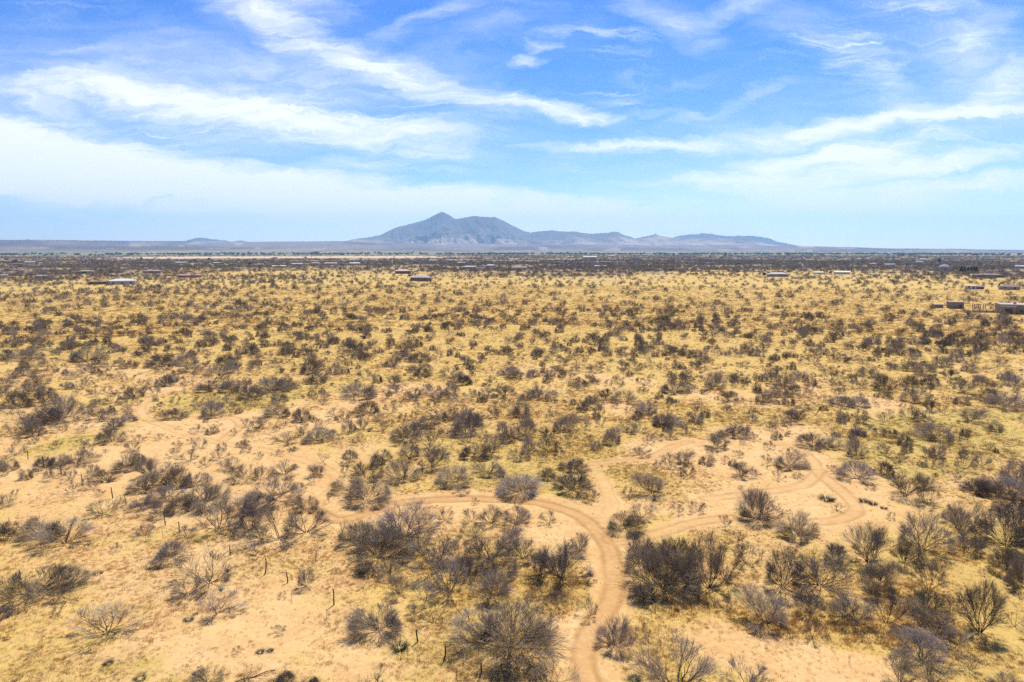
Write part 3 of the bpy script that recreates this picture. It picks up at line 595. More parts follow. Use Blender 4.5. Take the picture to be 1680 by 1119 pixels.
# ---------------------------------------------------------------- the shrubs of the photograph: col,row of the foot, crown width, crown height, form
SHRUBS = """
175,1040,105,62,P;57,976,100,45,S;100,972,84,46,S;94,1008,18,16,P;2,1015,44,20,S;308,978,50,32,P;343,958,95,62,P;357,1007,72,44,P;502,962,28,38,V;518,918,16,24,D;340,1120,50,14,S;460,1128,50,32,S;508,1128,32,22,S;405,1124,40,22,D
655,975,38,38,V;738,971,58,66,P;807,978,64,52,R;622,1032,84,56,R;712,1022,54,44,D;787,1050,110,62,P;838,1064,150,88,R;615,1124,56,26,D;887,947,36,72,V;920,949,86,74,V;912,1001,30,36,P;966,1011,34,40,P;1010,1062,60,58,R;1057,1049,24,30,P
1086,964,116,88,R;1112,930,70,60,R;1050,922,58,52,R;903,1130,72,56,P;1113,1134,120,98,P;1163,965,66,94,V;1190,952,58,72,P;1126,956,42,86,V;1135,1005,14,32,D;1257,1022,74,62,V;1285,963,64,78,V;1345,960,92,68,V;1330,1006,42,48,V;1300,1046,22,38,D;1333,1046,32,44,P;1225,1128,76,60,P;1248,919,18,36,D;1393,1087,9,15,D
1404,1018,62,54,V;1454,1022,54,70,P;1523,967,56,60,P;1520,1010,54,50,V;1527,1040,80,56,V;1512,1086,88,62,V;1528,1128,84,60,P;1562,1062,48,40,P;1478,1062,44,38,P;1476,1128,58,64,P;1608,1036,70,98,V;1665,1028,30,40,D;1672,1071,10,28,D;1650,1128,54,28,V;1682,968,66,74,R
108,891,78,52,P;76,881,64,42,S;170,842,56,30,P;237,878,40,26,P;5,878,60,24,S;4,828,32,22,S;275,915,62,30,S;357,866,86,64,P;338,826,76,44,R;307,878,34,24,P;449,821,82,38,S;428,833,46,26,S;410,870,52,44,V;458,887,88,64,P;502,874,66,50,P;468,911,20,30,D;540,824,14,20,D;420,908,26,20,P
600,822,72,44,R;562,873,18,42,D;665,880,104,72,V;622,914,108,68,R;730,852,26,26,P;774,855,32,26,P;806,857,36,32,V;717,936,94,68,P;756,919,48,46,P;804,921,68,52,V;818,943,58,42,R;590,892,60,46,R;900,858,28,26,P;846,859,52,36,V;857,919,42,46,V;970,823,24,24,P;1025,869,56,34,R;1053,849,44,30,P;1112,843,24,20,P;1028,815,20,20,P
1245,853,66,56,R;1190,866,20,24,P;1145,839,30,24,P;1308,881,64,42,R;1374,839,24,16,D;1425,922,70,76,V;1485,816,58,48,V;1523,829,44,32,P;1462,851,14,14,P;1512,903,78,76,V;1580,879,62,64,V;1583,906,52,38,R;1650,896,92,80,R;1484,926,48,50,V;1440,962,54,52,V;1605,810,40,26,R;1638,813,22,26,V
37,690,26,18,P;72,693,56,30,R;100,690,62,46,R;55,713,46,30,R;17,712,26,22,P;100,707,28,20,P;138,709,24,15,P;163,690,42,22,V;187,702,30,20,R;170,717,26,14,S;185,726,36,26,R;198,730,18,15,P;228,726,22,15,P;262,722,20,13,P;148,733,25,15,P;132,731,14,12,P;94,735,20,15,P;28,744,30,18,P
72,768,32,24,R;93,763,28,20,R;125,761,52,20,S;117,788,22,24,P;150,776,22,18,P;175,788,40,24,S;140,801,18,20,P;120,807,18,20,P;153,801,17,14,P;163,813,17,13,P;213,768,48,30,R;245,781,36,36,V;240,804,52,32,R;272,796,46,40,V;275,822,52,32,R;232,832,42,15,S
325,708,23,15,P;347,711,20,16,R;423,704,29,24,P;405,699,20,15,P;407,716,17,13,P;384,713,12,12,P;470,725,40,20,P;400,732,23,15,S;520,723,48,28,R;500,703,14,15,P;328,736,22,20,R;313,728,13,11,P;292,736,18,15,P;286,750,20,17,P;312,758,33,23,P;360,753,27,22,P;338,764,23,18,P;370,769,24,18,P;379,770,34,24,P
400,786,50,30,S;427,789,27,30,P;450,791,17,22,P;467,779,42,28,P;475,791,15,11,P;515,791,17,24,P;492,805,25,17,P;320,796,43,22,S;290,796,40,36,R;458,745,20,11,P;480,739,15,9,S;530,758,23,22,D;525,701,18,17,P
572,709,21,24,R;593,703,19,20,V;627,707,29,18,P;620,687,23,15,R;660,689,18,16,P;678,687,14,15,P;578,729,14,12,P;668,719,50,32,R;705,736,78,50,P;710,767,46,42,V;672,753,36,28,V;660,786,52,40,R;692,781,20,22,P;573,758,29,24,V;600,782,52,32,R;626,759,34,24,S;565,779,14,22,P;572,804,52,24,S
747,791,62,30,R;722,801,20,14,P;765,712,52,42,R;807,746,37,40,V;775,751,50,28,R;825,713,25,26,V;802,776,46,24,R;823,786,25,20,P;778,766,18,14,P;833,727,21,22,R;757,809,26,16,R
857,807,70,38,R;862,716,42,40,R;868,741,28,26,V;900,741,37,34,V;852,753,33,22,R;890,756,18,20,P;918,749,18,20,P;950,707,36,24,P;920,707,29,26,R;1005,726,30,30,R;978,736,20,16,R;985,698,20,20,P;1020,703,18,14,P;1045,709,31,18,R;1036,694,22,14,P;1098,699,44,24,R;1078,721,20,16,R;1063,729,20,20,P;1053,748,27,18,R;1100,719,25,18,R;897,783,29,20,R;940,769,44,24,R;938,806,64,40,R;1070,809,52,40,V;1088,756,12,11,P
1126,713,23,20,R;1150,706,18,11,P;1203,716,46,20,R;1177,736,36,26,V;1166,746,18,13,P;1237,723,18,14,P;1262,736,20,16,P;1212,749,18,13,P;1157,761,25,18,R;1258,761,18,20,P;1295,766,50,30,R;1216,781,36,28,V;1238,782,16,15,P;1277,786,20,22,P;1308,783,16,11,R;1332,731,43,28,R;1363,733,37,20,V;1345,739,16,13,P;1305,693,31,28,V;1272,701,18,20,P;1367,776,21,14,P;1405,787,54,36,R;1404,747,32,34,R
1450,691,38,18,P;1495,689,35,24,R;1592,691,40,26,V;1535,719,52,30,R;1632,706,31,18,R;1428,703,17,12,R;1483,749,17,14,P;1468,764,19,20,P;1452,779,33,26,R;1530,766,21,24,P;1583,771,33,42,P;1512,763,17,11,R;1545,771,18,20,P;1610,766,27,24,P;1567,788,21,18,P;1600,806,42,26,R;1622,796,25,18,R;1666,787,58,42,R;1660,812,62,34,R;1516,802,22,26,V
22,588,42,14,R;45,589,42,18,R;92,595,19,12,P;120,593,15,12,P;143,591,52,16,R;180,601,26,14,R;213,603,26,16,R;262,598,48,20,R;145,607,27,14,P;125,619,30,14,R;168,622,27,16,P;197,623,20,16,P;265,611,27,10,P;230,631,17,12,P;133,639,36,20,P;52,601,38,18,S;40,617,32,16,R;62,628,36,18,R;10,633,28,18,R;175,645,20,14,P;156,651,16,15,P;204,643,20,16,P;222,651,28,20,R;255,648,20,20,P;272,631,28,20,R;185,661,29,16,R;207,658,16,12,P;226,663,15,14,P;158,671,19,20,P;30,666,42,28,R;50,646,38,24,R;70,663,42,24,R;75,644,28,15,R;14,679,35,14,P;210,678,19,14,R;270,688,27,18,P;127,693,15,12,P;215,691,24,11,R
310,596,46,12,S;315,611,37,18,R;340,581,19,10,P;370,596,33,18,R;385,599,26,12,R;418,591,19,14,P;453,601,27,18,P;360,613,41,12,S;380,613,27,14,P;417,614,27,16,P;510,609,42,30,R;545,613,25,16,R;285,626,21,18,R;305,631,19,12,P;340,641,38,18,S;380,641,35,22,R;412,654,41,26,R;450,641,52,24,R;470,637,38,24,R;520,627,42,20,R;518,641,19,16,P;535,651,15,10,P;287,663,21,16,P;325,663,23,16,P;290,686,36,20,R;348,682,36,28,R;372,661,21,12,R;375,681,21,12,P;457,659,31,16,R;458,682,42,22,R;497,690,28,24,R;550,681,27,16,P;472,643,20,22,P
570,589,27,10,R;640,601,27,16,R;690,593,35,14,R;765,596,19,16,V;785,599,15,12,P;600,623,31,20,P;647,631,27,20,V;692,616,31,18,R;735,618,27,18,R;680,624,21,10,R;760,629,43,16,S;595,650,56,18,S;680,653,27,20,P;700,646,25,18,R;722,656,33,20,R;740,646,27,20,R;770,656,27,18,P;805,631,19,18,P;827,649,34,22,V;800,648,21,18,R;835,616,37,16,R;607,677,46,26,S;642,678,23,24,P;710,673,23,20,P;748,665,23,14,P;565,691,19,20,P;705,699,41,24,R;738,691,27,24,R;770,696,44,28,R;812,686,17,18,P;830,666,19,16,P
907,591,29,14,R;938,589,21,12,R;928,599,23,14,R;958,598,13,12,P;975,611,27,12,R;1040,606,29,16,R;1065,599,15,14,P;1085,605,19,12,P;1115,605,25,12,R;845,621,29,20,V;874,619,21,14,R;910,612,15,14,P;934,622,27,18,P;950,633,31,16,R;975,631,17,12,R;998,633,17,12,P;1048,629,11,12,P;895,656,33,20,V;865,656,25,18,R;983,648,13,10,P;1025,660,42,24,R;1055,646,17,12,P;1105,644,44,24,R;855,681,41,30,R;938,671,19,18,P;955,673,21,22,R;970,669,27,22,V;982,678,19,20,V;1062,677,36,22,R;903,689,19,20,P;920,701,24,20,R;935,691,31,16,R;1030,676,13,10,P;1085,697,31,28,R;1108,665,17,12,P;962,691,15,14,P
1158,593,15,12,R;1140,606,15,12,R;1220,601,21,12,R;1270,591,17,12,R;1302,586,17,10,R;1333,596,23,16,R;1395,589,27,12,R;1128,630,28,22,V;1172,634,38,30,R;1202,631,19,18,P;1215,636,25,20,P;1195,658,23,20,V;1252,661,29,18,R;1265,627,31,28,R;1288,634,31,26,R;1315,623,25,18,R;1280,649,36,18,R;1295,663,21,18,R;1313,653,17,16,P;1327,651,19,14,P;1365,624,36,26,P;1375,637,23,16,P;1382,667,36,22,R;1338,681,34,28,D;1145,669,15,14,P;1140,693,25,14,R
1420,596,19,14,R;1460,604,17,14,R;1420,616,35,16,R;1500,588,25,10,R;1545,601,31,20,R;1567,593,27,14,R;1600,593,17,14,R;1642,599,23,16,R;1490,606,35,16,R;1515,614,31,22,R;1450,640,34,30,R;1418,636,19,16,P;1403,636,15,16,P;1490,631,31,20,R;1520,636,25,20,R;1558,619,27,18,V;1588,609,25,14,R;1618,609,19,12,P;1538,638,21,14,P;1580,642,28,24,V;1605,633,19,14,P;1500,657,42,26,R;1405,667,34,20,R;1455,651,25,12,S;1632,641,23,20,R;1663,631,35,22,R;1648,667,62,30,R;1620,657,38,24,R;1575,663,25,16,R;1528,658,17,14,P;1553,681,27,16,P;1480,671,13,12,P
1190,1000,30,26,P;1385,1010,44,40,P;1372,925,40,38,R;1222,925,40,40,P;1560,1000,34,30,P;1650,940,50,48,R;1540,940,30,30,P;1570,860,40,34,R;1660,840,46,40,R;1428,975,36,32,V;1590,1100,40,30,P;690,900,46,44,P;700,985,46,38,P;770,945,50,40,R;835,905,40,40,V;640,945,40,30,S;870,1000,34,28,P;680,1010,30,24,P;900,1040,34,28,P;950,905,34,36,V;780,880,40,30,P;600,940,36,24,S;1105,990,40,34,P;1060,985,44,36,S;1210,890,26,24,P;400,840,46,34,V;300,835,44,30,R;265,845,36,24,S;380,880,44,32,P;430,885,36,30,P;500,835,40,26,R
"""
LIST = []
for row in SHRUBS.replace('\n', ';').split(';'):
    if row.strip():
        a = row.split(','); LIST.append([float(v) for v in a[:4]] + [a[4].strip()])
KEEP = 292
order = sorted(range(len(LIST)), key=lambda i: -(LIST[i][2] * LIST[i][3]))
dead = [i for i in order if LIST[i][4] == 'D']; live = [i for i in order if LIST[i][4] != 'D']
SINGLES = sorted(live[:KEEP]) + sorted(dead)
REST = [i for i in live[KEEP:]]
def shrub_dims(px, py, w, h):
    x, y = ground(px, py); k = ppm(x, y); dep = math.atan2(CAM_H, math.hypot(x, y))
    wm = w / k * 1.2; hm = (h / k - .34 * wm * math.sin(dep)) / math.cos(dep)
    return x, y, wm, min(max(hm, .36 * wm), 1.15 * wm)
# places that can be found in the picture: (col, row, phrase)
PLACES = [
 (175,1010,'low in the open bottom left pasture'), (70,880,'in the pasture along the left edge'), (60,965,'in the lower left pasture near the edge'), (250,880,'below the middle fence posts'), (320,985,'in the pasture left of the lower fence posts'), (450,1110,'at the bottom edge of the left pasture'),
 (75,775,'among the upper fence posts'), (150,800,'on the sand below the upper fence posts'), (230,775,'in the thicket right of the upper fence posts'), (350,850,'just uphill of the middle fence posts'), (460,870,'left of the orange track bend'), (500,930,'between the lower fence posts'),
 (330,755,'on the pale sand below the hairpin'), (430,775,'on the sand left of the orange bend'), (390,705,'where tyre marks loop below the hairpin'), (500,715,'on the sand right of the tyre loops'), (60,690,'above the olive grass at far left'), (160,715,'beside the olive grass strip at left'), (250,715,'just left of the sandy hairpin'),
 (60,610,'far up the left edge'), (160,640,'on the sandy slope left of the hairpin'), (240,610,'behind the slope left of the hairpin'), (320,650,'just behind the sandy hairpin'), (420,640,'beyond the grassy strip behind the hairpin'), (520,640,'left of the pale sand flat'), (600,660,'on the pale sand flat'), (570,715,'below the pale sand flat'),
 (600,790,'right of the orange track bend'), (640,870,'in the thicket under the left track'), (730,900,'in the thicket left of the main track'), (690,720,'in the clump above the main track'), (760,760,'in the yellow grass above the main track'), (830,790,'close above the main track'), (840,850,'between the main track and the thicket'), (640,1010,'in the grass right of the lower fence posts'), (800,1030,'in the big clump at bottom centre'), (900,930,'just left of the main track bend'), (930,1000,'in golden grass left of the track'), (1000,1050,'right of the track at the bottom'), (1100,1110,'at the bottom edge right of the track'),
 (680,620,'in the mid distance above the clump'), (780,650,'in the mid distance at centre'), (880,640,'in the mid distance right of centre'), (870,710,'above the yellow grass right of centre'), (960,690,'in the row beyond the yellow grass'), (960,770,'where the narrow track starts'), (1040,720,'above the narrow track'), (1040,640,'in the far grass right of centre'), (1040,850,'beside the fork of the tracks'), (1080,800,'below the narrow upper track'), (1100,940,'in the dark thicket right of the track'), (1180,950,'in the row of tall shrubs right of the track'),
 (1130,640,'on the sand patches at centre right'), (1160,740,'at the end of the narrow track'), (1190,850,'along the lower side of the right loop'), (1250,770,'inside the right track loop'), (1330,740,'at the top of the right loop'), (1280,640,'in the dark clump far right of centre'), (1330,680,'above the right track loop'), (1400,780,'right of the track loop'), (1300,900,'below the right track loop'), (1330,960,'in the golden grass below the loop'), (1250,1040,'at the edge of golden grass lower right'), (1420,990,'in golden grass at lower right'), (1430,900,'on the slope right of the loop'), (1220,1110,'on the sandy strip at the bottom'),
 (1380,630,'beyond the right loop on pale sand'), (1450,640,'in the far right thicket'), (1540,620,'in the far clump at right'), (1630,650,'near the right edge far back'), (1520,690,'above the olive grass at right'), (1620,740,'in the olive grass at right'), (1480,770,'on the olive slope at right'), (1600,800,'near the right edge midway down'), (1510,850,'on the bare slope at right'), (1600,890,'in the dense clump at right'), (1530,990,'in the column of shrubs lower right'), (1520,1090,'in the bottom right corner clump'), (1640,1030,'near the lower right edge'),
]
ADJ = {'V': 'upright vase-shaped', 'R': 'dense rounded', 'S': 'low spreading', 'P': 'open-branched', 'D': 'nearly branchless dead'}
ORD = ['first', 'second', 'third', 'fourth', 'fifth', 'sixth', 'seventh', 'eighth', 'ninth', 'tenth', 'eleventh', 'twelfth', 'thirteenth', 'fourteenth', 'fifteenth']
def place_of(px, py):
    best = None
    for a, b, ph in PLACES:
        s = max((py - HOR + b - HOR) / 2, 30)
        d = ((px - a) / s) ** 2 + (1.6 * math.log(max(py - HOR, 20) / (b - HOR))) ** 2
        if best is None or d < best[0]: best = (d, ph)
    return best[1]
info = {}; zones = {}
for i in SINGLES:
    px, py, w, h, kd = LIST[i]; x, y, wm, hm = shrub_dims(px, py, w, h)
    size = 'large' if wm > 6.0 else ('small' if wm < 3.6 else 'mid-sized')
    z = place_of(px, py); info[i] = (x, y, wm, hm, kd, size, z); zones.setdefault((z, kd, size), []).append(i)
def place_label(i):
    x, y, wm, hm, kd, size, z = info[i]
    noun = 'shrub' if kd == 'D' else 'bare mesquite'
    base = f"{size} {ADJ[kd]} {noun} {z}"
    if len(base.split()) > 12: base = base.replace('bare ', '').replace('nearly branchless dead', 'dead').replace('in the row of tall shrubs', 'in the tall row')
    mates = sorted(zones[(z, kd, size)], key=lambda j: LIST[j][0])
    if len(mates) == 1: return base
    if len(mates) == 2: return base + (', left one' if mates[0] == i else ', right one')
    return base + f", {ORD[mates.index(i)]} from left"
first = {}
rs = random.Random(77)
def place_shrub(i):
    x, y, wm, hm, kd, size, z = info[i]
    var = rs.randrange(len(PROTO[kd])); rz = rs.uniform(0, 6.283)
    z0 = float(height(np.array([x]), np.array([y]))[0])
    name = 'dead_shrub' if kd == 'D' else 'mesquite'
    if (kd, var) not in first:
        r = empty(name, (x, y, z0), rz); link('trunk', PROTO[kd][var][0], r); link('crown', PROTO[kd][var][1], r); first[(kd, var)] = r
    else:
        src = first[(kd, var)]; r = src.copy(); COL.objects.link(r); r.name = name
        for ch in list(src.children):
            c = ch.copy(); COL.objects.link(c); c.parent = r
        r.location = (x, y, z0); r.rotation_euler = (0, 0, rz)
    r.scale = (wm, wm, hm)
    tag(r, place_label(i), 'dead shrub' if kd == 'D' else 'shrub', 'dead shrubs on the desert flat' if kd == 'D' else 'bare mesquite shrubs on the desert flat')
for i in SINGLES: place_shrub(i)

# ---------------------------------------------------------------- scattering for what nobody could count
def proto_collection(name, meshes):
    c = bpy.data.collections.new(name)
    for k, me in enumerate(meshes):
        o = bpy.data.objects.new(f"{name}_{k:02d}", me); c.objects.link(o)
    return c
def scatter(name, pts, rotz, scl, pick, coll, cat=None, tilt=None):
    me = bpy.data.meshes.new(name); n = len(pts)
    me.vertices.add(n); me.vertices.foreach_set('co', np.asarray(pts, np.float32).ravel())
    a = me.attributes.new('rot', 'FLOAT_VECTOR', 'POINT'); R = np.zeros((n, 3), np.float32); R[:, 2] = rotz
    if tilt is not None: R[:, :2] = tilt
    a.data.foreach_set('vector', R.ravel())
    a = me.attributes.new('scl', 'FLOAT_VECTOR', 'POINT'); a.data.foreach_set('vector', np.asarray(scl, np.float32).ravel())
    a = me.attributes.new('pick', 'INT', 'POINT'); a.data.foreach_set('value', np.asarray(pick, np.int32))
    o = link(name, me); tag(o, kind='stuff')
    g = bpy.data.node_groups.new(name, 'GeometryNodeTree')
    g.interface.new_socket('Geometry', in_out='INPUT', socket_type='NodeSocketGeometry'); g.interface.new_socket('Geometry', in_out='OUTPUT', socket_type='NodeSocketGeometry')
    gi = g.nodes.new('NodeGroupInput'); go = g.nodes.new('NodeGroupOutput')
    ip = g.nodes.new('GeometryNodeInstanceOnPoints'); ci = g.nodes.new('GeometryNodeCollectionInfo')
    ci.inputs['Collection'].default_value = coll; ci.inputs['Separate Children'].default_value = True; ci.inputs['Reset Children'].default_value = True
    def na(nm, dt):
        q = g.nodes.new('GeometryNodeInputNamedAttribute'); q.data_type = dt; q.inputs['Name'].default_value = nm; return q.outputs['Attribute']
    L = g.links.new
    L(gi.outputs[0], ip.inputs['Points']); L(ci.outputs[0], ip.inputs['Instance']); ip.inputs['Pick Instance'].default_value = True
    L(na('pick', 'INT'), ip.inputs['Instance Index']); L(na('scl', 'FLOAT_VECTOR'), ip.inputs['Scale'])
    er = g.nodes.new('FunctionNodeEulerToRotation'); L(na('rot', 'FLOAT_VECTOR'), er.inputs[0]); L(er.outputs[0], ip.inputs['Rotation'])
    L(ip.outputs[0], go.inputs[0])
    md = o.modifiers.new('scatter', 'NODES'); md.node_group = g
    return o
nr_ = np.random.default_rng(5)
# the smaller listed shrubs
P_, R_, S_, K_ = [], [], [], []
code = {'V': (0, 4), 'R': (1, 5), 'S': (2,), 'P': (3,), 'D': (3,)}
for i in REST:
    px, py, w, h, kd = LIST[i]; x, y, wm, hm = shrub_dims(px, py, w, h)
    P_.append((x, y, float(height(np.array([x]), np.array([y]))[0]))); R_.append(rs.uniform(0, 6.28)); S_.append((wm, wm, hm)); K_.append(rs.choice(code[kd]))
# small bare bushes between the big ones, and everything beyond them
def occupied(x, y, w):
    return False
LX = np.array([ground(a[0], a[1]) for a in LIST]); LW = np.array([shrub_dims(*a[:4])[2] for a in LIST])
def fill(n, r0, r1, dens, wr, forms, clear=0.0, hfac=(.5, .75)):
    r = np.sqrt(nr_.uniform(r0 ** 2, r1 ** 2, n)); a = np.radians(nr_.uniform(-47, 47, n)); x = r * np.sin(a); y = r * np.cos(a)
    px, py = to_px(x, y)
    keep = nr_.random(n) < dens(px, py, x, y, r)
    x, y, r = x[keep], y[keep], r[keep]
    w = nr_.uniform(wr[0], wr[1], len(x)) * nr_.uniform(.8, 1.2, len(x))
    if clear and len(x):
        near = np.zeros(len(x), bool)
        for (lx, ly), lw in zip(LX, LW):
            near |= np.hypot(x - lx, y - ly) < lw * clear + .4
        sd = masks(x, y); near |= (sd[3] > .15) | (sd[5] > .75)
        x, y, w = x[~near], y[~near], w[~near]
    z = height(x, y)
    for q in range(len(x)):
        P_.append((x[q], y[q], z[q])); R_.append(nr_.uniform(0, 6.28)); hh = w[q] * nr_.uniform(*hfac); S_.append((w[q], w[q], hh)); K_.append(int(nr_.choice(forms)))
def d_mid(px, py, x, y, r):
    c = fbm(x / 22.0, y / 22.0, 91, 3); c2 = fbm(x / 70.0, y / 90.0, 95, 3)
    base = np.interp(px, [0, 350, 620, 900, 1300, 1680], [1, .85, .58, .56, .64, .80])
    base = base * np.interp(py, [436, 450, 470, 520, 560, 586], [.65, .55, .62, .75, .95, 1])
    left = sstep(c2, .47, .60) * np.interp(px, [0, 500, 800], [.75, .5, 0])
    return np.clip(base * (.70 + .5 * sstep(c, .42, .66)) + left, 0, 1) * (py < 586) * (py > 437)
fill(3350, 175, 350, d_mid, (1.9, 4.6), [0, 1, 2, 3, 4, 5, 1, 5], 0.0)
fill(12000, 350, 1100, d_mid, (2.4, 5.8), [6, 7, 8, 9, 10, 11, 7], 0.0, (.5, .7))
def d_small(px, py, x, y, r): return np.full(px.shape, .8) * np.interp(py, [560, 640, 800, 1119], [.9, .7, .5, .35])
fill(2150, 92, 215, d_small, (.9, 2.9), [0, 1, 3, 3, 5], .45, (.5, .8))
fill(1020, 40, 215, d_small, (.5, 1.3), [0, 1, 3, 3], .5, (.45, .8))
def d_far(px, py, x, y, r):
    st = fbm(np.arctan2(x, y) * 14, np.log(r) * 26, 61, 5)
    edge = sstep(r + (st - .5) * 1000 + 160 * np.sin(np.arctan2(x, y) * 9 + 1), 780, 1150)
    gap = 1 - .93 * sstep(st, np.interp(px, [500, 900], [.47, .52]), np.interp(px, [500, 900], [.58, .64]))
    fld = np.exp(-((px - 470) / 300) ** 6) * np.exp(-((np.log(r) - np.log(3350)) / .26) ** 6)
    return edge * gap * (1 - np.clip(fld, 0, 1)) * np.interp(r, [1000, 2500, 4500], [.95, .8, .45])
fill(37300, 780, 2400, d_far, (5.0, 9.5), [6, 7, 8, 9, 11], 0.0, (.42, .6))
fill(24900, 2400, 5200, d_far, (9, 16), [6, 7, 8, 9], 0.0, (.3, .42))
def d_side(px, py, x, y, r): return ((px < -25) | (px > 1705)) * .75
fill(1500, 40, 178, d_side, (2.0, 5.2), [0, 1, 2, 3, 4, 5], 0.0)
scatter('distant_scrub', P_, R_, S_, K_, proto_collection('scrub_form', MID + LOW))

# ---------------------------------------------------------------- grass
straw = mat('dry straw grass', (.78, .57, .29), .9, .15, .2, 3.0, .1, thin=.6)
golden = mat('golden bunch grass', (.80, .54, .22), .9, .15, .25, 3.0, .1, thin=.6)
olivem = mat('olive dry grass', (.68, .53, .24), .9, .15, .2, 3.0, .1, thin=.6)
weed = mat('dark dry weeds', (.24, .165, .09), .95, .3, .3, 3.0, .1, thin=.3)
def tuft(m, n, seed, spread=.5, wid=.035, h=(.6, 1.0), lean=1.0):
    rg = random.Random(seed); V = []; F = []
    for k in range(n):
        a = rg.uniform(0, 6.283); rr = spread * math.sqrt(rg.random()) * .55
        b = Vector((rr * math.cos(a), rr * math.sin(a), -.03)); l = rg.uniform(*h)
        d = Vector((math.cos(a) * lean * rg.uniform(.2, 1), math.sin(a) * lean * rg.uniform(.2, 1), 1)).normalized()
        u = d.orthogonal().normalized(); w = d.cross(u); o = len(V)
        for j in range(3):
            t = 2.0944 * j; V.append(b + u * wid * math.cos(t) + w * wid * math.sin(t))
        V.append(b + d * l); F += [(o, o + 1, o + 3), (o + 1, o + 2, o + 3), (o + 2, o, o + 3)]
    return mesh_from('grass_tuft', V, F, False, [m])
TUFTS = [tuft(straw, 18, 1, .7, .03), tuft(straw, 14, 2, .8, .03), tuft(golden, 18, 3, .7, .032), tuft(olivem, 18, 4, .8, .03), tuft(weed, 16, 5, .5, .03, (.4, .9), 1.1), tuft(golden, 16, 6, .9, .032)]
def grass(n, r0, r1, size, seed):
    g = np.random.default_rng(seed)
    r = np.exp(g.uniform(math.log(r0), math.log(r1), n)) ; a = np.radians(g.uniform(-46, 46, n))
    r = r0 + (r1 - r0) * g.random(n) ** 1.25
    x = r * np.sin(a); y = r * np.cos(a)
    sand, olive, gold, track, rut, sho = masks(x, y)
    c = fbm(x / 5.0, y / 5.0, 71, 4); c2 = fbm(x / 22.0, y / 22.0, 75, 3)
    cover = np.clip(.66 - sand * .95 + (c - .5) * 2.4 + (c2 - .5) * 1.5, .16, 1)
    keep = (g.random(n) < cover) & (track < .12) & (g.random(n) > sho * .8)
    x, y, olive, gold, cover = x[keep], y[keep], olive[keep], gold[keep], cover[keep]; m = len(x)
    u = g.random(m); pick = np.where(g.random(m) < .5, 0, 1)
    pick = np.where(u < gold * .75, np.where(g.random(m) < .5, 2, 5), pick)
    pick = np.where((u > .25) & (g.random(m) < np.clip(olive * .9 - .04, 0, 1)), 3, pick)
    pick = np.where(g.random(m) < .085, 4, pick)
    s = size * g.uniform(.6, 1.35, m) * (.75 + .4 * cover) * (1 + .5 * np.clip(gold - .4, 0, 1))
    s = s * np.where(g.random(m) < .06, 1.7, 1)
    return np.stack([x, y, height(x, y)], -1), g.uniform(0, 6.28, m), np.stack([s * 1.15, s * 1.15, s * .62], -1), pick
parts = [grass(168000, 38, 120, .20, 11), grass(78000, 120, 280, .42, 12), grass(67000, 280, 620, .85, 13)]
scatter('dry_grass', np.concatenate([p[0] for p in parts]), np.concatenate([p[1] for p in parts]), np.concatenate([p[2] for p in parts]), np.concatenate([p[3] for p in parts]), proto_collection('tuft_form', TUFTS))

# ---------------------------------------------------------------- low grey-green forbs one can tell apart
forbm = mat('grey green forb', (.13, .14, .11), .95, .15, .3, 8.0, .1)
forb_meshes = [tuft(forbm, 150, 40 + k, .8, .022, (.5, 1.0), 1.6) for k in range(3)]
for k, (px, py, w, h, lab) in enumerate([
    (310, 1019, 17, 9, 'blue-grey cushion forb beside the leaning open mesquite in the lower left pasture'), (427, 1070, 14, 9, 'dark blue-green forb alone on the straw pasture near the bottom'),
    (443, 1068, 12, 8, 'brownish low forb touching the dark blue-green one near the bottom'), (178, 1091, 17, 9, 'grey-green forb on the straw pasture under the big open mesquite'), (230, 1117, 20, 9, 'grey-brown forb at the bottom edge of the left pasture'),
    (655, 1063, 30, 22, 'dark blue-grey rounded forb just left of a leaning fence post'), (1356, 821, 26, 13, 'green low forb inside the right-hand track loop near its curve'), (1417, 824, 14, 11, 'small dark forb just right of the track loop curve'), (1432, 828, 15, 9, 'small olive forb between two others right of the track loop'), (1450, 835, 11, 8, 'tiny olive forb rightmost of three beside the track loop'), (160, 941, 16, 8, 'low brown forb on the left pasture between two spreading mesquites'), (1040, 1118, 22, 9, 'grey forb beside the track at the bottom edge')]):
    x, y, wm, hm = shrub_dims(px, py, w, h)
    o = link('forb', forb_meshes[k % 3]); o.location = (x, y, float(height(np.array([x]), np.array([y]))[0])); o.rotation_euler = (0, 0, k * 1.3); o.scale = (wm * .62, wm * .62, max(hm, .35 * wm))
    tag(o, lab, 'forb', 'low forbs on the ground')
def branch_mesh():
    V, F = [], []
    for pts, r in (([(-1.5, -.5, .06), (-.7, -.15, .12), (.1, .05, .08), (.9, .35, .16), (1.5, .5, .10)], .045), ([(.1, .05, .08), (.6, -.15, .2), (1.1, -.25, .14)], .025), ([(-.4, -.1, .1), (-.2, .3, .22), (.1, .55, .2)], .02)):
        pts = [Vector(p) for p in pts]; v, f = tube_geo(pts, [r * (1 - .6 * i / len(pts)) for i in range(len(pts))], 6); o = len(V); V += v; F += [tuple(i + o for i in q) for q in f]
    return mesh_from('fallen_branch', V, F, True, [bark])
x, y = ground(414, 1113); o = link('fallen_branch', branch_mesh()); o.location = (x, y, float(height(np.array([x]), np.array([y]))[0])); o.rotation_euler = (0, 0, .25); tag(o, 'fallen dark branch lying on the straw pasture at the bottom edge', 'branch')

